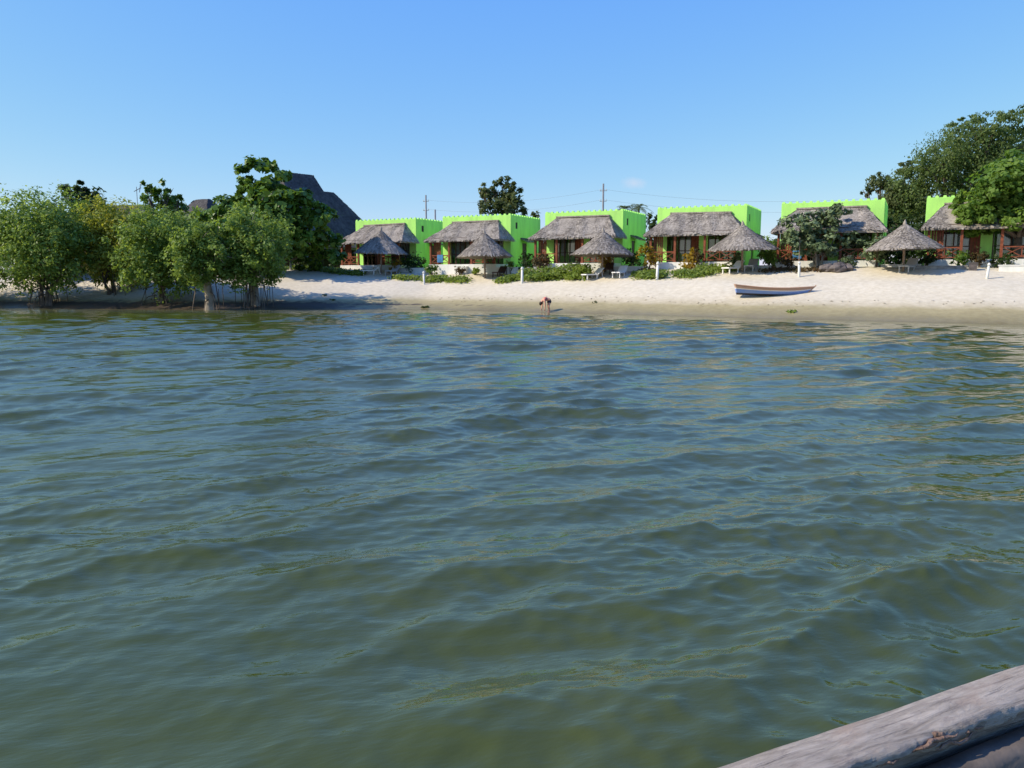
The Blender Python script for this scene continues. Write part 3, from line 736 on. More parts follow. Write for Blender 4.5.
# ------------------------------------------------------------------ lodge with big thatched roof
def hip(mb, quads, x0, x1, y0, y1, z0, rx0, rx1, ry0, ry1, z1, th=.2):
    a = [(x0,y0,z0),(x1,y0,z0),(x1,y1,z0),(x0,y1,z0)]; b = [(rx0,ry0,z1),(rx1,ry0,z1),(rx1,ry1,z1),(rx0,ry1,z1)]
    fs = [(0,1,5,4),(1,2,6,5),(2,3,7,6),(3,0,4,7),(4,5,6,7)]
    mb.add(a+b, fs)
    mb.add([(p[0],p[1],p[2]-th) for p in a], [(3,2,1,0)])
    mb.add(a+[(p[0],p[1],p[2]-th) for p in a], [(0,4,5,1),(1,5,6,2),(2,6,7,3),(3,7,4,0)])
    for f in fs[:4]: quads.append(tuple((a+b)[i] for i in f))
YL = 88.0
lodge = thing('thatched_lodge', 'big dark lodge with a steep two tier thatched roof behind the broad leaved tree', 'lodge', (-23.3, YL, 3.1), R(50))
s = MB(); q = []; hip(s, q, -7,7,-6,6,3.2, -3.2,3.2,-2.2,2.2,8.5); thatch_roof('roof', q, s, M['thatch_dark'], lodge, 7, row=.25, w=.25, ln=.4, lift=.015)
s = MB(); q = []; hip(s, q, -2.5,2.4,-1.7,1.7,8.4, -2.2,2.1,-.1,.1,10.4); thatch_roof('roof_top', q, s, M['thatch_dark'], lodge, 8, row=.2, w=.25, ln=.3, lift=.015)
s = MB(); q = []; hip(s, q, -6.8,6.0,-9.0,-5.4,2.25, -6.2,5.4,-6.0,-5.5,3.4); thatch_roof('porch_roof', q, s, M['thatch_dark'], lodge, 9, row=.3, w=.4, ln=.7, lift=.04)
w = MB(); w.box(-6.2,6.2,-5.2,5.2,-.6,3.0); w.build('wall', M['darkwood'], lodge)
w = MB(); w.box(-6.4,5.6,-8.8,-5.3,-.6,.25); w.build('porch_floor', M['stone'], lodge)
for i in range(6):
    p = MB(); x = -6.2+2.3*i; p.tube([(x,-8.5,.25),(x+.03,-8.5,2.4)], [.11,.1], 8); p.build('post', M['darkwood'], lodge)
for i in range(3):
    p = MB(); p.box(-5.0+3.4*i,-2.6+3.4*i,-5.26,-5.201,.25,2.3); dd = p.build('door', M['dark'], lodge)
hz = thing('thatched_hut', 'small thatched roof tip showing between the trees left of the lodge', 'hut', (*at(207, 86), 3.1), -TH)
s = MB(); q = []; hip(s, q, -4.5,4.5,-4,4,3.4, -.9,.9,-.2,.2,7.45); thatch_roof('roof', q, s, M['thatch_dark'], hz, 12, row=.25, w=.25, ln=.4, lift=.015)
w = MB(); w.box(-3.5,3.5,-3,3,-.6,3.3); w.build('wall', M['darkwood'], hz)
hz = thing('thatched_hut', 'long dark roof ridge behind the yellowish mangrove', 'hut', (*at(128, 88), 3.1), -R(8))
s = MB(); q = []; hip(s, q, -5.5,5.5,-4,4,3.4, -2.6,2.6,-.2,.2,7.0); thatch_roof('roof', q, s, M['thatch_dark'], hz, 13, row=.25, w=.25, ln=.4, lift=.015)
w = MB(); w.box(-4.5,4.5,-3,3,-.6,3.3); w.build('wall', M['darkwood'], hz)
# green low wall left of the lodge, seen under the tree
o = wall_seg('garden_wall', 282, 304, 3.0, 3.0, 4.2, .2, M['lime'], 'piece of green wall in the shade under the broad leaved tree')

# ------------------------------------------------------------------ parasols and loungers
def canopy(t, seed):
    prof = [(2.3,1.72),(1.05,2.66),(.12,3.45)]; n = 16; quads = []; s = MB()
    ring = lambda r, z: [(r*math.cos(2*math.pi*i/n), r*math.sin(2*math.pi*i/n), z) for i in range(n)]
    rings = [ring(*q) for q in prof]
    for j in range(2):
        for i in range(n):
            i2 = (i+1) % n; quads.append((rings[j][i], rings[j][i2], rings[j+1][i2], rings[j+1][i]))
    vs = [v for r_ in rings for v in r_]+[(v[0],v[1],v[2]-.12) for r_ in rings[:2] for v in r_]
    fs = []
    for j in range(2):
        for i in range(n):
            i2 = (i+1) % n; fs.append((j*n+i,j*n+i2,(j+1)*n+i2,(j+1)*n+i))
    for i in range(n):
        i2 = (i+1) % n; fs.append((3*n+i,3*n+i2,4*n+i2,4*n+i)[::-1]); fs.append((3*n+i,3*n+i2,i2,i))
    fs.append(tuple(2*n+i for i in range(n)))
    s.add(vs, fs)
    s.tube([(0,0,3.3),(.03,0,3.62),(.06,.02,3.82)], [.17,.10,.02], 8)
    thatch_roof('canopy', quads, s, M['thatch'], t, seed, row=.15, w=.12, ln=.42, jag=.34, lift=.045)
def make_parasol():
    t = thing('thatched_parasol', 'thatched parasol', 'parasol', group='thatched parasols on the beach')
    p = MB(); p.tube([(0,0,-.5),(.02,0,1.2),(0,.02,3.2)], [.085,.078,.07], 9, jit=.1); p.build('pole', M['pole'], t, True)
    canopy(t, 17)
    for i in range(8):
        a = 2*math.pi*i/8+.2; r_ = MB(); r_.tube([(2.0*math.cos(a),2.0*math.sin(a),1.74),(.07*math.cos(a),.07*math.sin(a),3.1)], [.028,.028], 5)
        r_.build('rib', M['pole'], t)
    return t
par = make_parasol()
PL = [(381,-4.6,.96,1.08,.2,'thatched parasol in front of the green house nearest the lodge, two loungers under it'),
      (485,-4.6,.96,1.05,1.1,'thatched parasol in front of the house with the lone tree behind'),
      (602,-4.9,1.0,.97,2.0,'thatched parasol next to the leafy green hedge, dark chairs under it'),
      (742,-4.7,1.0,.93,2.9,'large thatched parasol standing behind the boat at its left end'),
      (903,-5.2,.97,.86,4.1,'rightmost thatched parasol, right of the bushy grey green tree')]
for i, (px, t_, sc_, sz_, rz, lb) in enumerate(PL):
    o = par if i == 0 else dup(par)
    if i:
        for c in [k for k in bpy.data.objects if k.parent == o and k.name.startswith('canopy')]: bpy.data.objects.remove(c)
        canopy(o, 17+i)
    o.location = ground_pt(px, t_); o.scale = (sc_,sc_,sz_); o.rotation_euler = (R(1.5)*(-1)**i, R(1), rz); o['label'] = lb

def make_lounger(m):
    t = thing('sun_lounger', 'lounger', 'sun lounger')
    s = MB(); s.box(-.32,.32,-.95,.25,.27,.33)
    for k in range(11): s.box(-.30,.30,-.93+.105*k,-.85+.105*k,.331,.35)
    s.build('seat', m, t)
    b = MB(); ca, sa = math.cos(R(40)), math.sin(R(40))
    def B(x, u, v): return (x, .26+u*ca-v*sa, .30+u*sa+v*ca)
    vs = [B(x,u,v) for v in (0,.05) for (x,u) in ((-.32,0),(.32,0),(.32,.78),(-.32,.78))]
    b.add(vs, [(3,2,1,0),(4,5,6,7),(0,1,5,4),(1,2,6,5),(2,3,7,6),(3,0,4,7)])
    b.build('backrest', m, t)
    for sx in (-1, 1):
        for yy in (-.8, .15):
            l = MB(); l.box(sx*.28-.03,sx*.28+.03,yy-.04,yy+.04,-.1,.27); l.build('leg', m, t)
        l = MB(); l.bar((sx*.28,.75,.02),(sx*.28,.62,.58),.04); l.build('leg', m, t)
    return t
LG = 'loungers under the parasols'
lo_w = make_lounger(M['lounger']); lo_g = make_lounger(M['loungergrey']); lo_d = make_lounger(M['darkwood'])
used = set()
for (px, t_, rz, src, lb) in [
    (371,-5.2,-1.0,lo_w,'white sun lounger left of the pole of the leftmost parasol'),
    (393,-4.4,-.35,lo_g,'grey sun lounger right of the pole of the leftmost parasol'),
    (593,-5.6,-.95,lo_w,'white sun lounger on the sand at the right end of the leafy hedge'),
    (620,-5.2,-.5,lo_w,'white sun lounger right of the pole beside dark wooden chairs'),
    (608,-3.8,-.3,lo_d,'dark brown lounger in the shade behind two white ones'),
    (733,-5.0,-.9,lo_w,'white sun lounger left of the pole of the large parasol behind the boat'),
    (751,-4.0,-.5,lo_g,'grey sun lounger right of the pole of the large parasol behind the boat'),
    (908,-4.9,-.8,lo_g,'grey sun lounger under the rightmost parasol'),
    (500,-3.9,-.4,lo_d,'dark brown lounger right of the second parasol pole from the left')]:
    o = src if id(src) not in used else dup(src); used.add(id(src))
    o.location = ground_pt(px, t_); o.rotation_euler = (0,0,rz); o['label'] = lb; o['group'] = LG

# ------------------------------------------------------------------ posts along the beach
def make_post():
    t = thing('beach_post', 'post', 'post', group='white posts along the beach')
    p = MB(); p.tube([(0,0,-.5),(0,0,.2),(.01,0,1.0)], [.105,.10,.085], 10, jit=.08); p.build('shaft', M['white'], t, True)
    c = MB(); c.tube([(.01,0,1.0),(.01,0,1.08),(.01,0,1.16),(.01,0,1.2)], [.11,.115,.075,.025], 10); c.build('cap', M['white'], t, True)
    return t
post = make_post()
for i, (px, t_, sc_, lb) in enumerate([
    (291,-7.2,1.0,'white post at the sand edge nearest the mangroves'), (424,-6.8,.9,'white post between the two leftmost parasols'),
    (522,-6.6,1.05,'white post at the left end of the leafy hedge'), (657,-6.6,1.08,'white post in front of the yellow croton bush'),
    (799,-6.6,.85,'white post in front of the bushy grey green tree'), (987,-7.2,.78,'white post in front of the low white wall at far right')]):
    o = post if i == 0 else dup(post)
    o.location = ground_pt(px, t_); o.scale = (sc_,)*3; o.rotation_euler = (R(2)*(-1)**i, R(2.5*(i % 3-1)), i); o['label'] = lb
g = ground_pt(798, -5.0); q = MB(); q.tube([(0,0,-.3),(.02,0,1.2),(0,0,2.3)], [.03,.028,.025], 7); o = q.build('bare_stake', M['pole']); o.location = g
tag(o, 'thin bare stake standing behind the white post by the bushy tree', 'stake')

# ------------------------------------------------------------------ shrubs and creepers
def shrub(label, px, t_, rx, hh, n, size, leaf, seed, name='shrub', cat='shrub', group='shrubs around the houses', sh=.0):
    p = ground_pt(px, t_); t = thing(name, label, cat, p, 0, group); rg = random.Random(seed)
    bl = [(rg.uniform(-.3,.3)*rx, rg.uniform(-.3,.3)*rx, hh*rg.uniform(.3,.6)+sh, rx*rg.uniform(.5,.7), rx*rg.uniform(.5,.7), hh*rg.uniform(.3,.45)) for _ in range(4)]
    quad_mesh('foliage', crown_quads(bl, n, size, seed, .45, aspect=.5, fill=.6), M[leaf], t)
    m_ = MB()
    for k in range(5):
        b = rg.choice(bl); m_.tube([(rg.uniform(-.1,.1),rg.uniform(-.1,.1),-.2),(b[0]*.6,b[1]*.6,b[2]*.6),(b[0],b[1],b[2])], [.035,.025,.012], 5, cap=False)
    m_.build('stem', M['bark'], t, True)
SH = [(648,-3.4,1.0,2.3,420,.26,'croton','yellow croton bush at the left corner of the house behind the boat'),
      (396,-3.6,.7,1.3,200,.24,'croton','yellow leaved bush right of the leftmost parasol pole'),
      (412,-2.6,1.5,2.1,650,.25,'darkleaf','dark bush right of the leftmost parasol, against a green wall'),
      (432,-3.3,.9,1.2,260,.24,'almond','green bush at the left corner of the house with the lone tree'),
      (540,-3.2,1.4,2.0,520,.25,'redleaf','reddish bush at the left corner of the house with the power pole'),
      (527,-2.6,1.1,1.9,420,.25,'darkleaf','dark bush beside the reddish bush between two houses'),
      (573,-3.3,.8,1.4,280,.22,'greyleaf','thin grey green bush before the left glass door behind the hedge'),
      (605,-2.9,.8,1.6,220,.24,'croton','yellow leaved bush below the parasol next to the hedge'),
      (690,-3.4,.95,1.6,320,.24,'croton','yellow green bush in the middle of the porch behind the boat'),
      (699,-3.3,.7,1.5,240,.22,'redleaf','reddish bush beside the yellow green bush on the middle porch'),
      (733,-3.2,.8,1.4,250,.24,'greyleaf','pale bush left of the large parasol pole behind the boat'),
      (768,-2.4,1.0,2.2,380,.25,'mangrove','green bush at the right wall of the house behind the boat'),
      (876,-3.2,1.3,2.5,620,.27,'greyleaf','spiky grey green bush between the bushy tree and the rightmost parasol'),
      (889,-2.3,1.2,2.2,520,.25,'darkleaf','dark bush behind the rightmost parasol'),
      (925,-2.7,1.0,1.4,300,.25,'darkleaf','dark low bush at the left corner of the far right house'),
      (957,-3.2,.8,1.2,260,.24,'righttree','fresh green bush before the far right house porch'),
      (978,-3.2,.9,1.4,280,.24,'redleaf','reddish bush under the leafy tree at the right'),
      (460,-3.2,.7,.9,200,.2,'redleaf','small reddish plant before the porch behind the second parasol'),
      (474,-3.4,.7,.8,200,.2,'creeper','small bright green plant left of the second parasol pole'),
      (510,-3.0,.8,1.3,240,.22,'creeper','bright green bush right of the second parasol'),
      (310,-1.5,1.8,1.3,700,.25,'darkleaf','dark bush in the shade under the broad leaved tree'),  # dark leaves added to stand in for deep shade below the tree
      (345,-.5,1.6,1.2,600,.25,'darkleaf','dark bush added for the darkness before the lodge porch'),  # also added, its dark leaves fill the shaded area beside the porch
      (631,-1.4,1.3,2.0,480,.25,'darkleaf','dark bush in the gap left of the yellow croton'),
      (788,-3.6,1.0,1.0,300,.22,'redleaf','low reddish plants at the foot of the bushy grey green tree'),
      (846,-3.8,.8,1.1,260,.22,'greyleaf','low grey green plant right of the dark rocks'),
      (897,-.6,1.7,2.3,700,.27,'darkleaf','dark bush filling the gap behind the grey lounger at right'),
      (772,-.4,1.5,2.6,650,.27,'mangrove','green bush in the gap left of the bushy grey green tree'),
      (1003,-3.2,.9,1.0,260,.24,'darkleaf','dark plant behind the low white wall at right')]
for i, (px, t_, rx, hh, n, sz, lf, lb) in enumerate(SH): shrub(lb, px, t_, rx, hh, n, sz, lf, 100+i)
# leafy hedge
def strip(px0, px1, t0, t1, n, size, hmax, leaf, seed, name):
    r = np.random.RandomState(seed); a = solve_s(px0, (t0+t1)/2); b = solve_s(px1, (t0+t1)/2); Q = []
    nc = max(6, int((b-a)*3.2)); cs = a+(b-a)*r.rand(nc); ct = t0+(t1-t0)*r.rand(nc); chh = hmax*(.5+.6*r.rand(nc))
    k = r.randint(0, nc, n); ss = np.clip(cs[k]+r.randn(n)*.35, a-.3, b+.3); ts = ct[k]+r.randn(n)*.3
    X = ss*C27+ts*S27; Y = Y0-ss*S27+ts*C27; Z = H(X, Y)+chh[k]*r.rand(n)**.7
    P = np.stack([X,Y,Z], 1); nrm = np.array([-.1,-.35,.9])+r.randn(n,3)*.55; nrm /= np.linalg.norm(nrm,axis=1)[:,None]
    tan = np.cross(nrm, r.randn(n,3)); tan /= np.linalg.norm(tan,axis=1)[:,None]; bi = np.cross(nrm, tan)
    l = size*(.6+.8*r.rand(n))[:,None]
    return np.stack([P-tan*l*.5, P+bi*l*.28, P+tan*l*.5, P-bi*l*.28], 1)
hd = quad_mesh('hedge', strip(524,588,-5.9,-4.6,3800,.24,.95,'creeper',61,''), M['creeper'])
tag(hd, 'knee high leafy green hedge at the sand edge between a white post and white loungers', 'hedge')
parts = [strip(300,362,-6.6,-5.2,2300,.22,.36,'',62,''), strip(398,470,-6.4,-5.0,2500,.22,.38,'',63,''), strip(498,528,-6.3,-5.0,1400,.22,.5,'',64,''),
         strip(634,728,-6.2,-4.8,3900,.22,.42,'',65,''), strip(280,310,-5.2,-3.2,1200,.22,.3,'',67,''), strip(700,735,-5.2,-4.2,600,.22,.5,'',68,'')]
gc = quad_mesh('ground_cover', np.concatenate(parts), M['creeper']); tag(gc, 'low green creeper growing along the top of the beach', 'creeper', kind='stuff')
gc2 = quad_mesh('dry_ground_cover', np.concatenate([strip(764,834,-4.9,-3.8,800,.2,.22,'',66,''), strip(636,660,-4.8,-3.4,300,.2,.25,'',69,'')]), M['redleaf'])
tag(gc2, 'dry reddish brown litter and plants along the foot of the bushy tree', 'ground cover', kind='stuff')

# tide line litter
r_ = np.random.RandomState(77); xs = r_.uniform(-6, 36, 130); dd_ = 3.1+.5*np.sin(xs*.35)+r_.randn(130)*.35
ys = shore(xs)+dd_/.9; q = []
for x_, y_ in zip(xs, ys):
    z_ = h(x_, y_)+.012; a_ = r_.rand()*3.14; l_ = .05+.12*r_.rand()**2; w_ = .02+.03*r_.rand(); c_, s_ = math.cos(a_), math.sin(a_)
    q.append([(x_-c_*l_, y_-s_*l_, z_), (x_+s_*w_, y_-c_*w_, z_+.02), (x_+c_*l_, y_+s_*l_, z_+.005), (x_-s_*w_, y_+c_*w_, z_+.015)])
o = quad_mesh('tide_litter', np.array(q), M['bark']); tag(o, 'scattered bits of weed and twigs along the tide line', 'litter', kind='stuff')
# rocks
def rock(px, t_, r_, seed, lb, m='rock'):
    g = ground_pt(px, t_); rg = random.Random(seed); q = MB(); n = 10; rings = []
    pts = []
    for i in range(7):
        la = -math.pi/2+math.pi*i/6
        for j in range(n):
            lo = 2*math.pi*j/n; w_ = r_*(1+.35*(rg.random()-.5))
            pts.append((math.cos(la)*math.cos(lo)*w_*1.3, math.cos(la)*math.sin(lo)*w_, math.sin(la)*w_*.75))
    q.add(pts, [(i*n+j,i*n+(j+1)%n,(i+1)*n+(j+1)%n,(i+1)*n+j) for i in range(6) for j in range(n)])
    o = q.build('rock', M[m], None, False); o.location = (g.x,g.y,g.z+r_*.35); o.rotation_euler = (0,0,seed); tag(o, lb, 'rock', 'dark rocks at the beach top')
rock(828,-4.6,.45,3,'left one of the dark rocks at the foot of the bushy tree'); rock(838,-4.8,.55,4,'largest dark rock at the foot of the bushy tree'); rock(846,-4.5,.4,5,'right one of the dark rocks at the foot of the bushy tree')

# seaweed and drift bits
def clump(px, Y, lb, leaf, n, sz, seed, wx=.4):
    x, y = at(px, Y); z = h(x, y); r = random.Random(seed)
    q = crown_quads([(0,0,.05,wx,.25,.07)], n, sz, seed, .5, aspect=.3)
    o = quad_mesh('seaweed_clump', q, M[leaf]); o.location = (x,y,z); tag(o, lb, 'seaweed', 'bits of seaweed on the sand')
clump(795, 45.6, 'yellow green seaweed clump on wet sand below the boat', 'creeper', 50, .25, 5)
clump(324, 62.2, 'dark tuft on the sand right of the mangroves', 'darkleaf', 50, .2, 6, .25)
clump(332, 61.2, 'smaller dark tuft on the sand right of the mangroves', 'darkleaf', 40, .2, 7, .2)
clump(426, 58.9, 'dark seaweed heap at the right tip of the dark shore strip', 'darkleaf', 60, .22, 8, .4)
clump(596, 54.0, 'small dark tuft on the dry sand right of the bending person', 'darkleaf', 25, .18, 9, .25)

# ------------------------------------------------------------------ power poles
def pole(px, Y, ytop, lb, cross=True):
    x, y = at(px, Y); z = h(x, y); t = thing('power_pole', lb, 'power pole', (x,y,z), R(-20), 'power poles behind the houses'); top = zat(ytop, Y)-z
    p = MB(); p.tube([(0,0,-.3),(0,0,top)], [.16,.11], 8); p.build('shaft', M['metal'], t, True)
    if cross:
        for dz in (.9, 2.2):
            c = MB(); c.bar((-.45,0,top-dz),(.45,0,top-dz),.07); cc = c.build('crossarm', M['metal'], t)
            for xx in (-.38,.38):
                i = MB(); i.tube([(xx,0,top-dz+.05),(xx,0,top-dz+.25)], [.05,.04], 6); i.build('insulator', M['whiteboat'], cc)
    return (x, y, z+top)
pA = pole(427, 118, 196, 'power pole above the house nearest the lodge')
pA2 = pole(436, 112, 210, 'short pole beside the left power pole', False)
pBt = pole(602, 104, 185, 'tall power pole behind the third green house')
pC = pole(884, 98, 192, 'power pole hidden behind the right trees')
def wire(a, b, dz, sag, lb):
    q = MB(); pts = []
    for i in range(25):
        u = i/24; pts.append((a[0]+(b[0]-a[0])*u, a[1]+(b[1]-a[1])*u, a[2]+(b[2]-a[2])*u-dz-sag*4*u*(1-u)))
    q.tube(pts, [.009]*25, 5); o = q.build('power_line', M['metal']); tag(o, lb, 'cable', 'overhead cables behind the houses')
wire(pA, pBt, .7, .9, 'upper cable between the left and the tall power pole'); wire(pA, pBt, 2.0, .9, 'lower cable between the left and the tall power pole')
wire(pBt, pC, .7, 1.0, 'upper cable right of the tall power pole'); wire(pBt, pC, 2.0, 1.0, 'lower cable right of the tall power pole')
x, y = at(142, 88)
t = thing('antenna_mast', 'thin antenna mast above the trees at left', 'antenna', (x,y,h(x,y))); zt = zat(188, 88)-h(x,y)
q = MB(); q.tube([(0,0,0),(0,0,zt)], [.05,.03], 6); q.build('mast', M['metal'], t)
q = MB(); q.bar((-.3,0,zt-.5),(.5,0,zt-.1),.06); q.bar((.3,0,zt-.6),(.45,0,zt+.3),.06); q.build('aerial', M['metal'], t)

# ------------------------------------------------------------------ beached boat
def make_boat():
    x, y = at(773.5, 49.2); z = h(x, y)
    t = thing('wooden_boat', 'small wooden boat with blue hull, white line and brown upper plank beached on the sand', 'boat', (x, y, z-.02), R(-10)); t.rotation_euler[1] = R(1.6)
    n = 25; Ln = 4.75; half = 8
    def sec(i):
        u = i/(n-1)                                    # 0 stern left .. 1 bow right
        zs = .62 - .50*u + .46*u*u + (.05*(u-.75)/.25 if u > .75 else 0)
        zk = 0.0 + (.42*((u-.8)/.2)**2 if u > .8 else 0)*.55
        b = .62*(1-max(0,(u-.45)/.55)**2.3)*(.80+.20*min(1,u/.4))
        return u, zs, zk, max(b, .012)
    def pt(i, lv, inset=0.0):
        u, zs, zk, b = sec(i)
        z_ = zk + (zs-zk)*lv
        w_ = b*(1-(1-lv)**2.2)**.62*(.55+.45*lv**.5) if lv > 0 else 0.0
        rake = .42*max(0,(u-.7)/.3)**2*lv
        w_ = max(0, w_-inset)
        return (-Ln/2+.2 + u*(Ln-.55)-.12*lv*(1-u)*(u < .1) + rake, w_, z_+inset*.8)
    def band(l0, l1, k, name, m, parent=t):
        q = MB(); lv = [l0+(l1-l0)*j/k for j in range(k+1)]
        for sg in (-1, 1):
            vs = []; 
            for i in range(n):
                for l_ in lv:
                    p = pt(i, l_); vs.append((p[0], p[1]*sg, p[2]))
            K = k+1; fs = [(i*K+j,(i+1)*K+j,(i+1)*K+j+1,i*K+j+1) for i in range(n-1) for j in range(k)]
            q.add(vs, fs if sg < 0 else [f[::-1] for f in fs])
        # transom slice
        a = [pt(0, l_) for l_ in lv]
        q.add([(p[0],-p[1],p[2]) for p in a]+[(p[0],p[1],p[2]) for p in a], [(j,j+1,k+1+j+1,k+1+j) for j in range(k)])
        return q.build(name, m, parent, False)
    band(0, .22, 3, 'bottom', M['darkboat']); band(.22, .60, 3, 'hull', M['blueboat']); band(.60, .70, 1, 'white_line', M['whiteboat']); band(.70, 1.0, 2, 'top_plank', M['brownboat'])
    q = MB()
    for sg in (-1, 1):
        vs = []; lv = [.12,.3,.5,.75,1.0]
        for i in range(n):
            for l_ in lv:
                p = pt(i, l_, .035); vs.append((p[0]+(.03 if i == 0 else 0), p[1]*sg, p[2]-(.028 if l_ == 1 else 0)))
        fs = [(i*5+j,(i+1)*5+j,(i+1)*5+j+1,i*5+j+1) for i in range(n-1) for j in range(4)]; q.add(vs, fs)
    a = [pt(i, .12, .035) for i in range(n)]
    q.add([(p[0],-p[1],p[2]) for p in a]+[(p[0],p[1],p[2]) for p in a], [(i,i+1,n+i+1,n+i) for i in range(n-1)])
    q.build('inside_planking', M['boatwood'], t)
    q = MB()
    for sg in (-1, 1):
        q.tube([(pt(i,1)[0], pt(i,1)[1]*sg, pt(i,1)[2]+.01) for i in range(n)], [.032]*n, 6)
    p = pt(0,1); q.bar((p[0],-p[1],p[2]+.01),(p[0],p[1],p[2]+.01),.06); q.build('gunwale', M['brownboat'], t)
    for i in (6, 12, 18):
        p = pt(i, .78, .03); q = MB(); q.box(p[0]-.1,p[0]+.1,-p[1],p[1],p[2]-.02,p[2]+.02); q.build('thwart', M['boatwood'], t)
    q = MB(); p0 = pt(n-1,0); p1 = pt(n-1,1); q.bar((p0[0],0,p0[2]),(p1[0]+.05,0,p1[2]+.08),.07,.07); q.build('stem_post', M['brownboat'], t)
    return t
make_boat()

# ------------------------------------------------------------------ person bending down
def person():
    x, y = at(548.0, 53.5); z = h(x, y)-.02
    t = thing('person', 'person bending forward at the water edge, arms hanging down, dark hair, dark shorts, red top', 'person', (x, y, z), R(22)); t.scale = (1.08,1.15,1.0)
    V = []; E = []; RD = []
    def v(p, r, par=None):
        V.append(p); RD.append((r, r) if not isinstance(r, tuple) else r)
        if par is not None: E.append((par, len(V)-1))
        return len(V)-1
    pel = v((.09,0,.88), (.125,.15)); w1 = v((-.02,0,.90), (.115,.13), pel); ch = v((-.18,0,.90), (.12,.15), w1); up = v((-.32,0,.83), (.10,.13), ch)
    nk = v((-.40,0,.76), .052, up); hd = v((-.44,0,.69), .085, nk); h2 = v((-.47,0,.62), .098, hd); h3 = v((-.485,0,.54), .07, h2)
    for sg in (-1, 1):
        hp = v((.11,.09*sg,.76), .098, pel); kn = v((.03+.04*sg,.11*sg,.44), .062, hp); cf = v((.06+.04*sg,.11*sg,.33), .060, kn); an_ = v((.10+.04*sg,.11*sg,.07), .038, cf)
        v((.08+.04*sg,.11*sg,.02), .042, an_); v((-.08+.04*sg,.12*sg,.0), (.045,.03), len(V)-1)
        sh = v((-.30,.18*sg,.78), .062, up); el = v((-.27,.20*sg,.53), .043, sh); wr_ = v((-.31-.03*sg,.17*sg,.30), .030, el)
        pm = v((-.32-.03*sg,.165*sg,.22), (.036,.02), wr_)
        for k in range(4):
            a = v((-.335+.018*k-.03*sg,.165*sg,.17-.004*abs(k-1.5)), .010, pm); b = v((-.335+.018*k-.03*sg,.155*sg,.135-.006*abs(k-1.4)), .009, a); v((-.332+.017*k-.03*sg,.145*sg,.11), .008, b)
        a = v((-.365-.03*sg,.155*sg,.19), .011, pm); v((-.375-.03*sg,.145*sg,.16), .009, a)
    me = bpy.data.meshes.new('body'); me.from_pydata(V, E, []); me.materials.append(M['skin']); o = link('body', me, t)
    o.modifiers.new('skin', 'SKIN'); 
    for i, r_ in enumerate(RD):
        me.skin_vertices[0].data[i].radius = r_; me.skin_vertices[0].data[i].use_root = (i == 0)
    o.modifiers['skin'].use_smooth_shade = True
    sb = o.modifiers.new('sub', 'SUBSURF'); sb.levels = 2; sb.render_levels = 2
    def skin_part(name, pts, m):
        me = bpy.data.meshes.new(name); me.from_pydata([p[0] for p in pts], [(p[2], i) for i, p in enumerate(pts) if p[2] is not None], []); me.materials.append(M[m]); o = link(name, me, t)
        o.modifiers.new('skin', 'SKIN'); o.modifiers['skin'].use_smooth_shade = True
        for i, p in enumerate(pts): me.skin_vertices[0].data[i].radius = p[1]; me.skin_vertices[0].data[i].use_root = (i == 0)
        sb = o.modifiers.new('sub', 'SUBSURF'); sb.levels = 2; sb.render_levels = 2
    skin_part('shorts', [((.10,0,.89),(.165,.185),None),((-.02,0,.92),(.145,.16),0),((.115,.09,.75),(.118,.118),0),((.07,.10,.58),(.10,.10),2),((.115,-.09,.75),(.118,.118),0),((.04,-.10,.58),(.10,.10),4)], 'shorts')
    skin_part('top', [((-.06,0,.905),(.135,.15),None),((-.18,0,.905),(.14,.168),0),((-.31,0,.84),(.122,.15),1),((-.30,.17,.79),(.075,.075),2),((-.30,-.17,.79),(.075,.075),2)], 'top')
    skin_part('hair', [((-.43,0,.725),(.085,.09),None),((-.475,0,.645),(.112,.112),0),((-.50,0,.55),(.09,.10),1),((-.505,0,.46),(.05,.05),2)], 'hair')
person()

# towels on the railings
def towel(i, lb, dx, hanging=1):
    s0 = S_LEFT[i]+3.465; p = L(s0+dx, -2.47); q = MB(); xs = [-.3+.6*k/6 for k in range(7)]
    vs = []
    for (yy, zz) in ((-.06,.55),(-.07,1.16),(0,1.22),(.07,1.16),(.06,.7)):
        vs += [(x_, yy+.015*math.sin(x_*14), zz) for x_ in xs]
    q.add(vs, [(a*7+b,a*7+b+1,(a+1)*7+b+1,(a+1)*7+b) for a in range(4) for b in range(6)])
    o = q.build('towel', M['blue_cloth'], None, True); o.location = (p.x,p.y,3.08); o.rotation_euler = (0,0,-TH)
    tag(o, lb, 'towel', 'blue towels on porch railings')
towel(1, 'blue towel on the porch railing of the house with the lone tree', -2.2)
towel(4, 'blue towel on the porch railing behind the bushy grey green tree', -1.9)

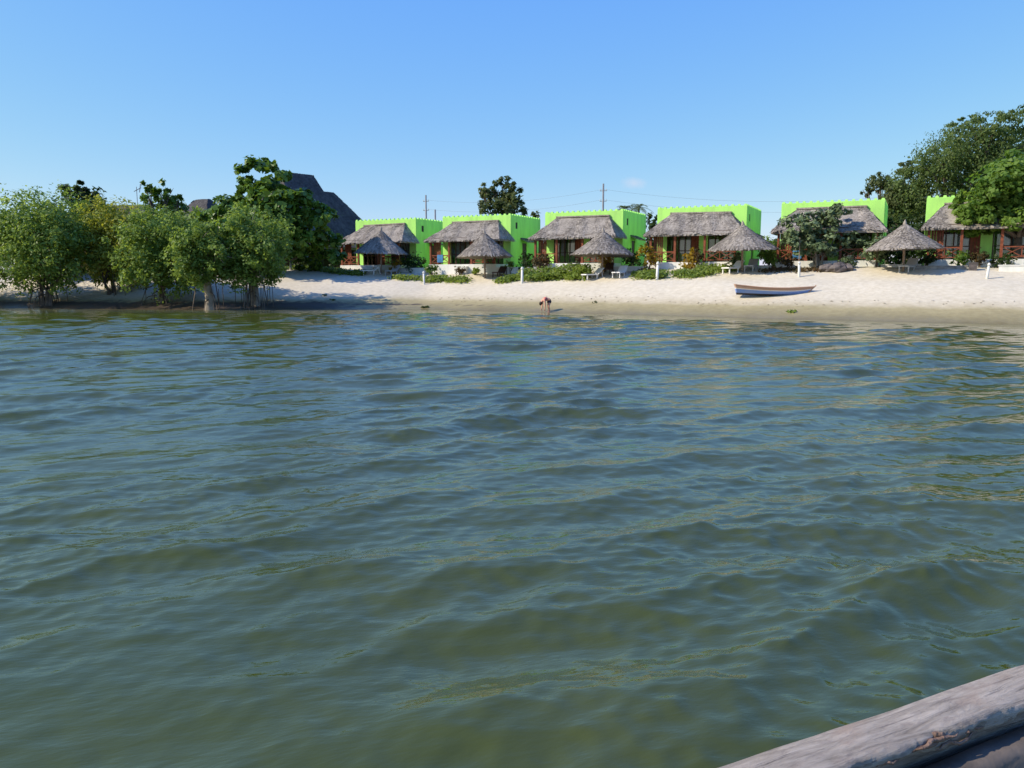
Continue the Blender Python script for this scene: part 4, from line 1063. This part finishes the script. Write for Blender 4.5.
# ------------------------------------------------------------------ weathered timber rail in the foreground
def rail():
    a = Vector((.337, 1.303, 0)); b = Vector((1.043, 1.642, 0)); d_ = (b-a); ln = d_.length; ang = math.atan2(d_.y, d_.x)
    t = thing('timber_rail', 'weathered grey timber rail with a split brown knot in the near right corner', 'timber rail', (a.x, a.y, 1.35), ang)
    # local: x along the far edge, y towards the water, z up ; far top edge at y=0
    def beam(name, x0, x1, prof, m, seed, amp=.004, nx=140, wob=.0, rag=()):
        r = np.random.RandomState(seed); K = len(prof); vs = []; fs = []
        ph = r.rand(K, 4)*6.28; fr = np.array([3.1, 7.7, 17., 31.])
        for i in range(nx):
            x = x0+(x1-x0)*i/(nx-1)
            for k, (yy, zz) in enumerate(prof):
                e = amp*np.dot(np.sin(fr*x+ph[k]), [1,.7,.4,.25]); f = amp*np.dot(np.cos(fr*x*1.1+ph[k]), [1,.7,.4,.25])
                if k in rag: e += .010*math.sin(x*23+ph[k,0])*math.sin(x*9+k) + .0018*r.randn(); f += .0012*r.randn()
                bend = wob*max(0, x-.72)**2
                vs.append((x, yy+e*.7-bend, zz+f*.6))
        for i in range(nx-1):
            for k in range(K):
                k2 = (k+1) % K; fs.append((i*K+k, i*K+k2, (i+1)*K+k2, (i+1)*K+k))
        fs.append(tuple(range(K))[::-1]); fs.append(tuple((nx-1)*K+k for k in range(K)))
        q = MB(); q.add(vs, fs); return q.build(name, m, t, True)
    prof = [(-.008,-.012),(0,-.03),(-.002,-.13),(-.03,-.15),(-.07,-.13),(-.086,-.075),(-.092,-.05),(-.108,-.034),(-.116,-.020),(-.112,-.008),(-.098,-.002),(-.07,.003),(-.04,.003),(-.016,-.003)]
    beam('top_beam', -1.6, 2.6, prof, M['rail'], 3, .0032, 420, .12, rag=(7, 8, 9))
    prof2 = [(-.098,-.12),(-.098,-.45),(-.15,-.45),(-.158,-.080),(-.145,-.066),(-.106,-.070)]
    beam('inner_plank', -1.6, 2.6, prof2, M['darkplank'], 5, .003, 300, .12)
    prof3 = [(-.012,-.152),(-.012,-.75),(-.05,-.75),(-.05,-.152)]
    beam('outer_plank', -1.6, 2.6, prof3, M['darkplank'], 6, .003, 200, .12)
    prof4 = [(-.012,-.752),(-.06,-1.6),(-.10,-1.6),(-.05,-.752)]
    beam('outer_plank', -1.6, 2.6, prof4, M['darkplank'], 7, .003, 200, .12)
    # splintered knot along the lower edge
    r = random.Random(4); q = MB()
    for (xa, xb, y_, z_, w_) in ((.36,.56,-.112,-.020,.009),(.40,.52,-.118,-.014,.008),(.44,.50,-.108,-.010,.010),(.53,.60,-.114,-.022,.006),(.30,.38,-.115,-.024,.006),(.45,.58,-.120,-.030,.006)):
        n_ = 9; pts = []; rd = []
        for i in range(n_):
            u = i/(n_-1); pts.append((xa+(xb-xa)*u, y_+.004*math.sin(u*9+xa*40)+r.uniform(-.002,.002), z_+r.uniform(-.003,.003))); rd.append(max(.0006, .62*w_*math.sin(math.pi*u)**.7*r.uniform(.8,1.1)))
        q.tube(pts, rd, 9, jit=.2, rg=r)
    q.build('knot', M['knot'], t, True)
rail()

# ------------------------------------------------------------------ light, sky, camera
SUN = Vector((-.975, -.22, 0)).normalized(); EL = R(37)
Ldir = Vector((SUN.x*math.cos(EL), SUN.y*math.cos(EL), math.sin(EL)))
sl = bpy.data.lights.new('sun', 'SUN'); sl.energy = 4.0; sl.angle = R(.53); sl.color = (1, .90, .74)
so = bpy.data.objects.new('sun', sl); COL.objects.link(so); so.rotation_euler = Ldir.to_track_quat('Z', 'Y').to_euler()
wd = bpy.data.worlds.new('World'); SC.world = wd; wd.use_nodes = True; nt = wd.node_tree
sky = nt.nodes.new('ShaderNodeTexSky'); sky.sky_type = 'NISHITA'; sky.sun_disc = False
sky.sun_elevation = EL; sky.sun_rotation = math.atan2(SUN.x, SUN.y) % (2*math.pi)
sky.altitude = 0; sky.air_density = 1.0; sky.dust_density = .3; sky.ozone_density = 10
bg = nt.nodes['Background']; bg.inputs['Strength'].default_value = .15
# the camera's response compresses the bright horizon, channel by channel
spc = nt.nodes.new('ShaderNodeSeparateColor'); nt.links.new(sky.outputs[0], spc.inputs[0]); cmb = nt.nodes.new('ShaderNodeCombineColor')
for ch, (v0, c0, gm) in enumerate([(.82, .85, 1.0), (1.95, 2.14, .66), (4.3, 4.5, -.05)]):
    pw = N(nt, 'ShaderNodeMath', operation='POWER'); pw.inputs[1].default_value = gm; nt.links.new(spc.outputs[ch], pw.inputs[0])
    ml = N(nt, 'ShaderNodeMath', operation='MULTIPLY'); ml.inputs[1].default_value = c0/v0**gm; nt.links.new(pw.outputs[0], ml.inputs[0]); nt.links.new(ml.outputs[0], cmb.inputs[ch])
# one faint small cloud low over the houses
tc = nt.nodes.new('ShaderNodeTexCoord')
cd = Vector(((632-512)/F, 1, (HZ-185)/F)).normalized()
sb = N(nt, 'ShaderNodeVectorMath', operation='SUBTRACT'); sb.inputs[1].default_value = cd; nt.links.new(tc.outputs['Generated'], sb.inputs[0])
ms = N(nt, 'ShaderNodeVectorMath', operation='MULTIPLY'); ms.inputs[1].default_value = (1/.019, 1/.05, 1/.0085); nt.links.new(sb.outputs[0], ms.inputs[0])
le = N(nt, 'ShaderNodeVectorMath', operation='LENGTH'); nt.links.new(ms.outputs[0], le.inputs[0])
nz = N(nt, 'ShaderNodeTexNoise', Scale=90.0, Detail=5.0); nt.links.new(tc.outputs['Generated'], nz.inputs['Vector'])
sm = N(nt, 'ShaderNodeMath', operation='MULTIPLY_ADD'); sm.inputs[1].default_value = 1.1; nt.links.new(nz.outputs['Fac'], sm.inputs[0]); nt.links.new(le.outputs['Value'], sm.inputs[2])
mr = N(nt, 'ShaderNodeMapRange'); mr.inputs['From Min'].default_value = 1.5; mr.inputs['From Max'].default_value = .4; mr.inputs['To Max'].default_value = .6
nt.links.new(sm.outputs[0], mr.inputs['Value'])
mx = N(nt, 'ShaderNodeMixRGB'); mx.inputs[2].default_value = (3.2, 3.5, 4.2, 1)
nt.links.new(mr.outputs[0], mx.inputs['Fac']); nt.links.new(cmb.outputs[0], mx.inputs[1]); nt.links.new(mx.outputs[0], bg.inputs['Color'])

cam = bpy.data.cameras.new('camera'); co = bpy.data.objects.new('camera', cam); COL.objects.link(co); SC.camera = co
pitch = math.atan((384-HZ)/800.0)
cam.sensor_width = 36; cam.lens = 36*793/1024; cam.clip_start = .05; cam.clip_end = 12000
co.location = (0, 0, EYE); co.rotation_euler = (math.pi/2 - pitch, 0, 0)
SC.view_settings.view_transform = 'Standard'; SC.view_settings.look = 'None'; SC.view_settings.exposure = .5; SC.view_settings.gamma = 1
SC.view_settings.use_curve_mapping = False
SC.cycles.use_denoising = True
SC.cycles.max_bounces = 6; SC.cycles.transparent_max_bounces = 8
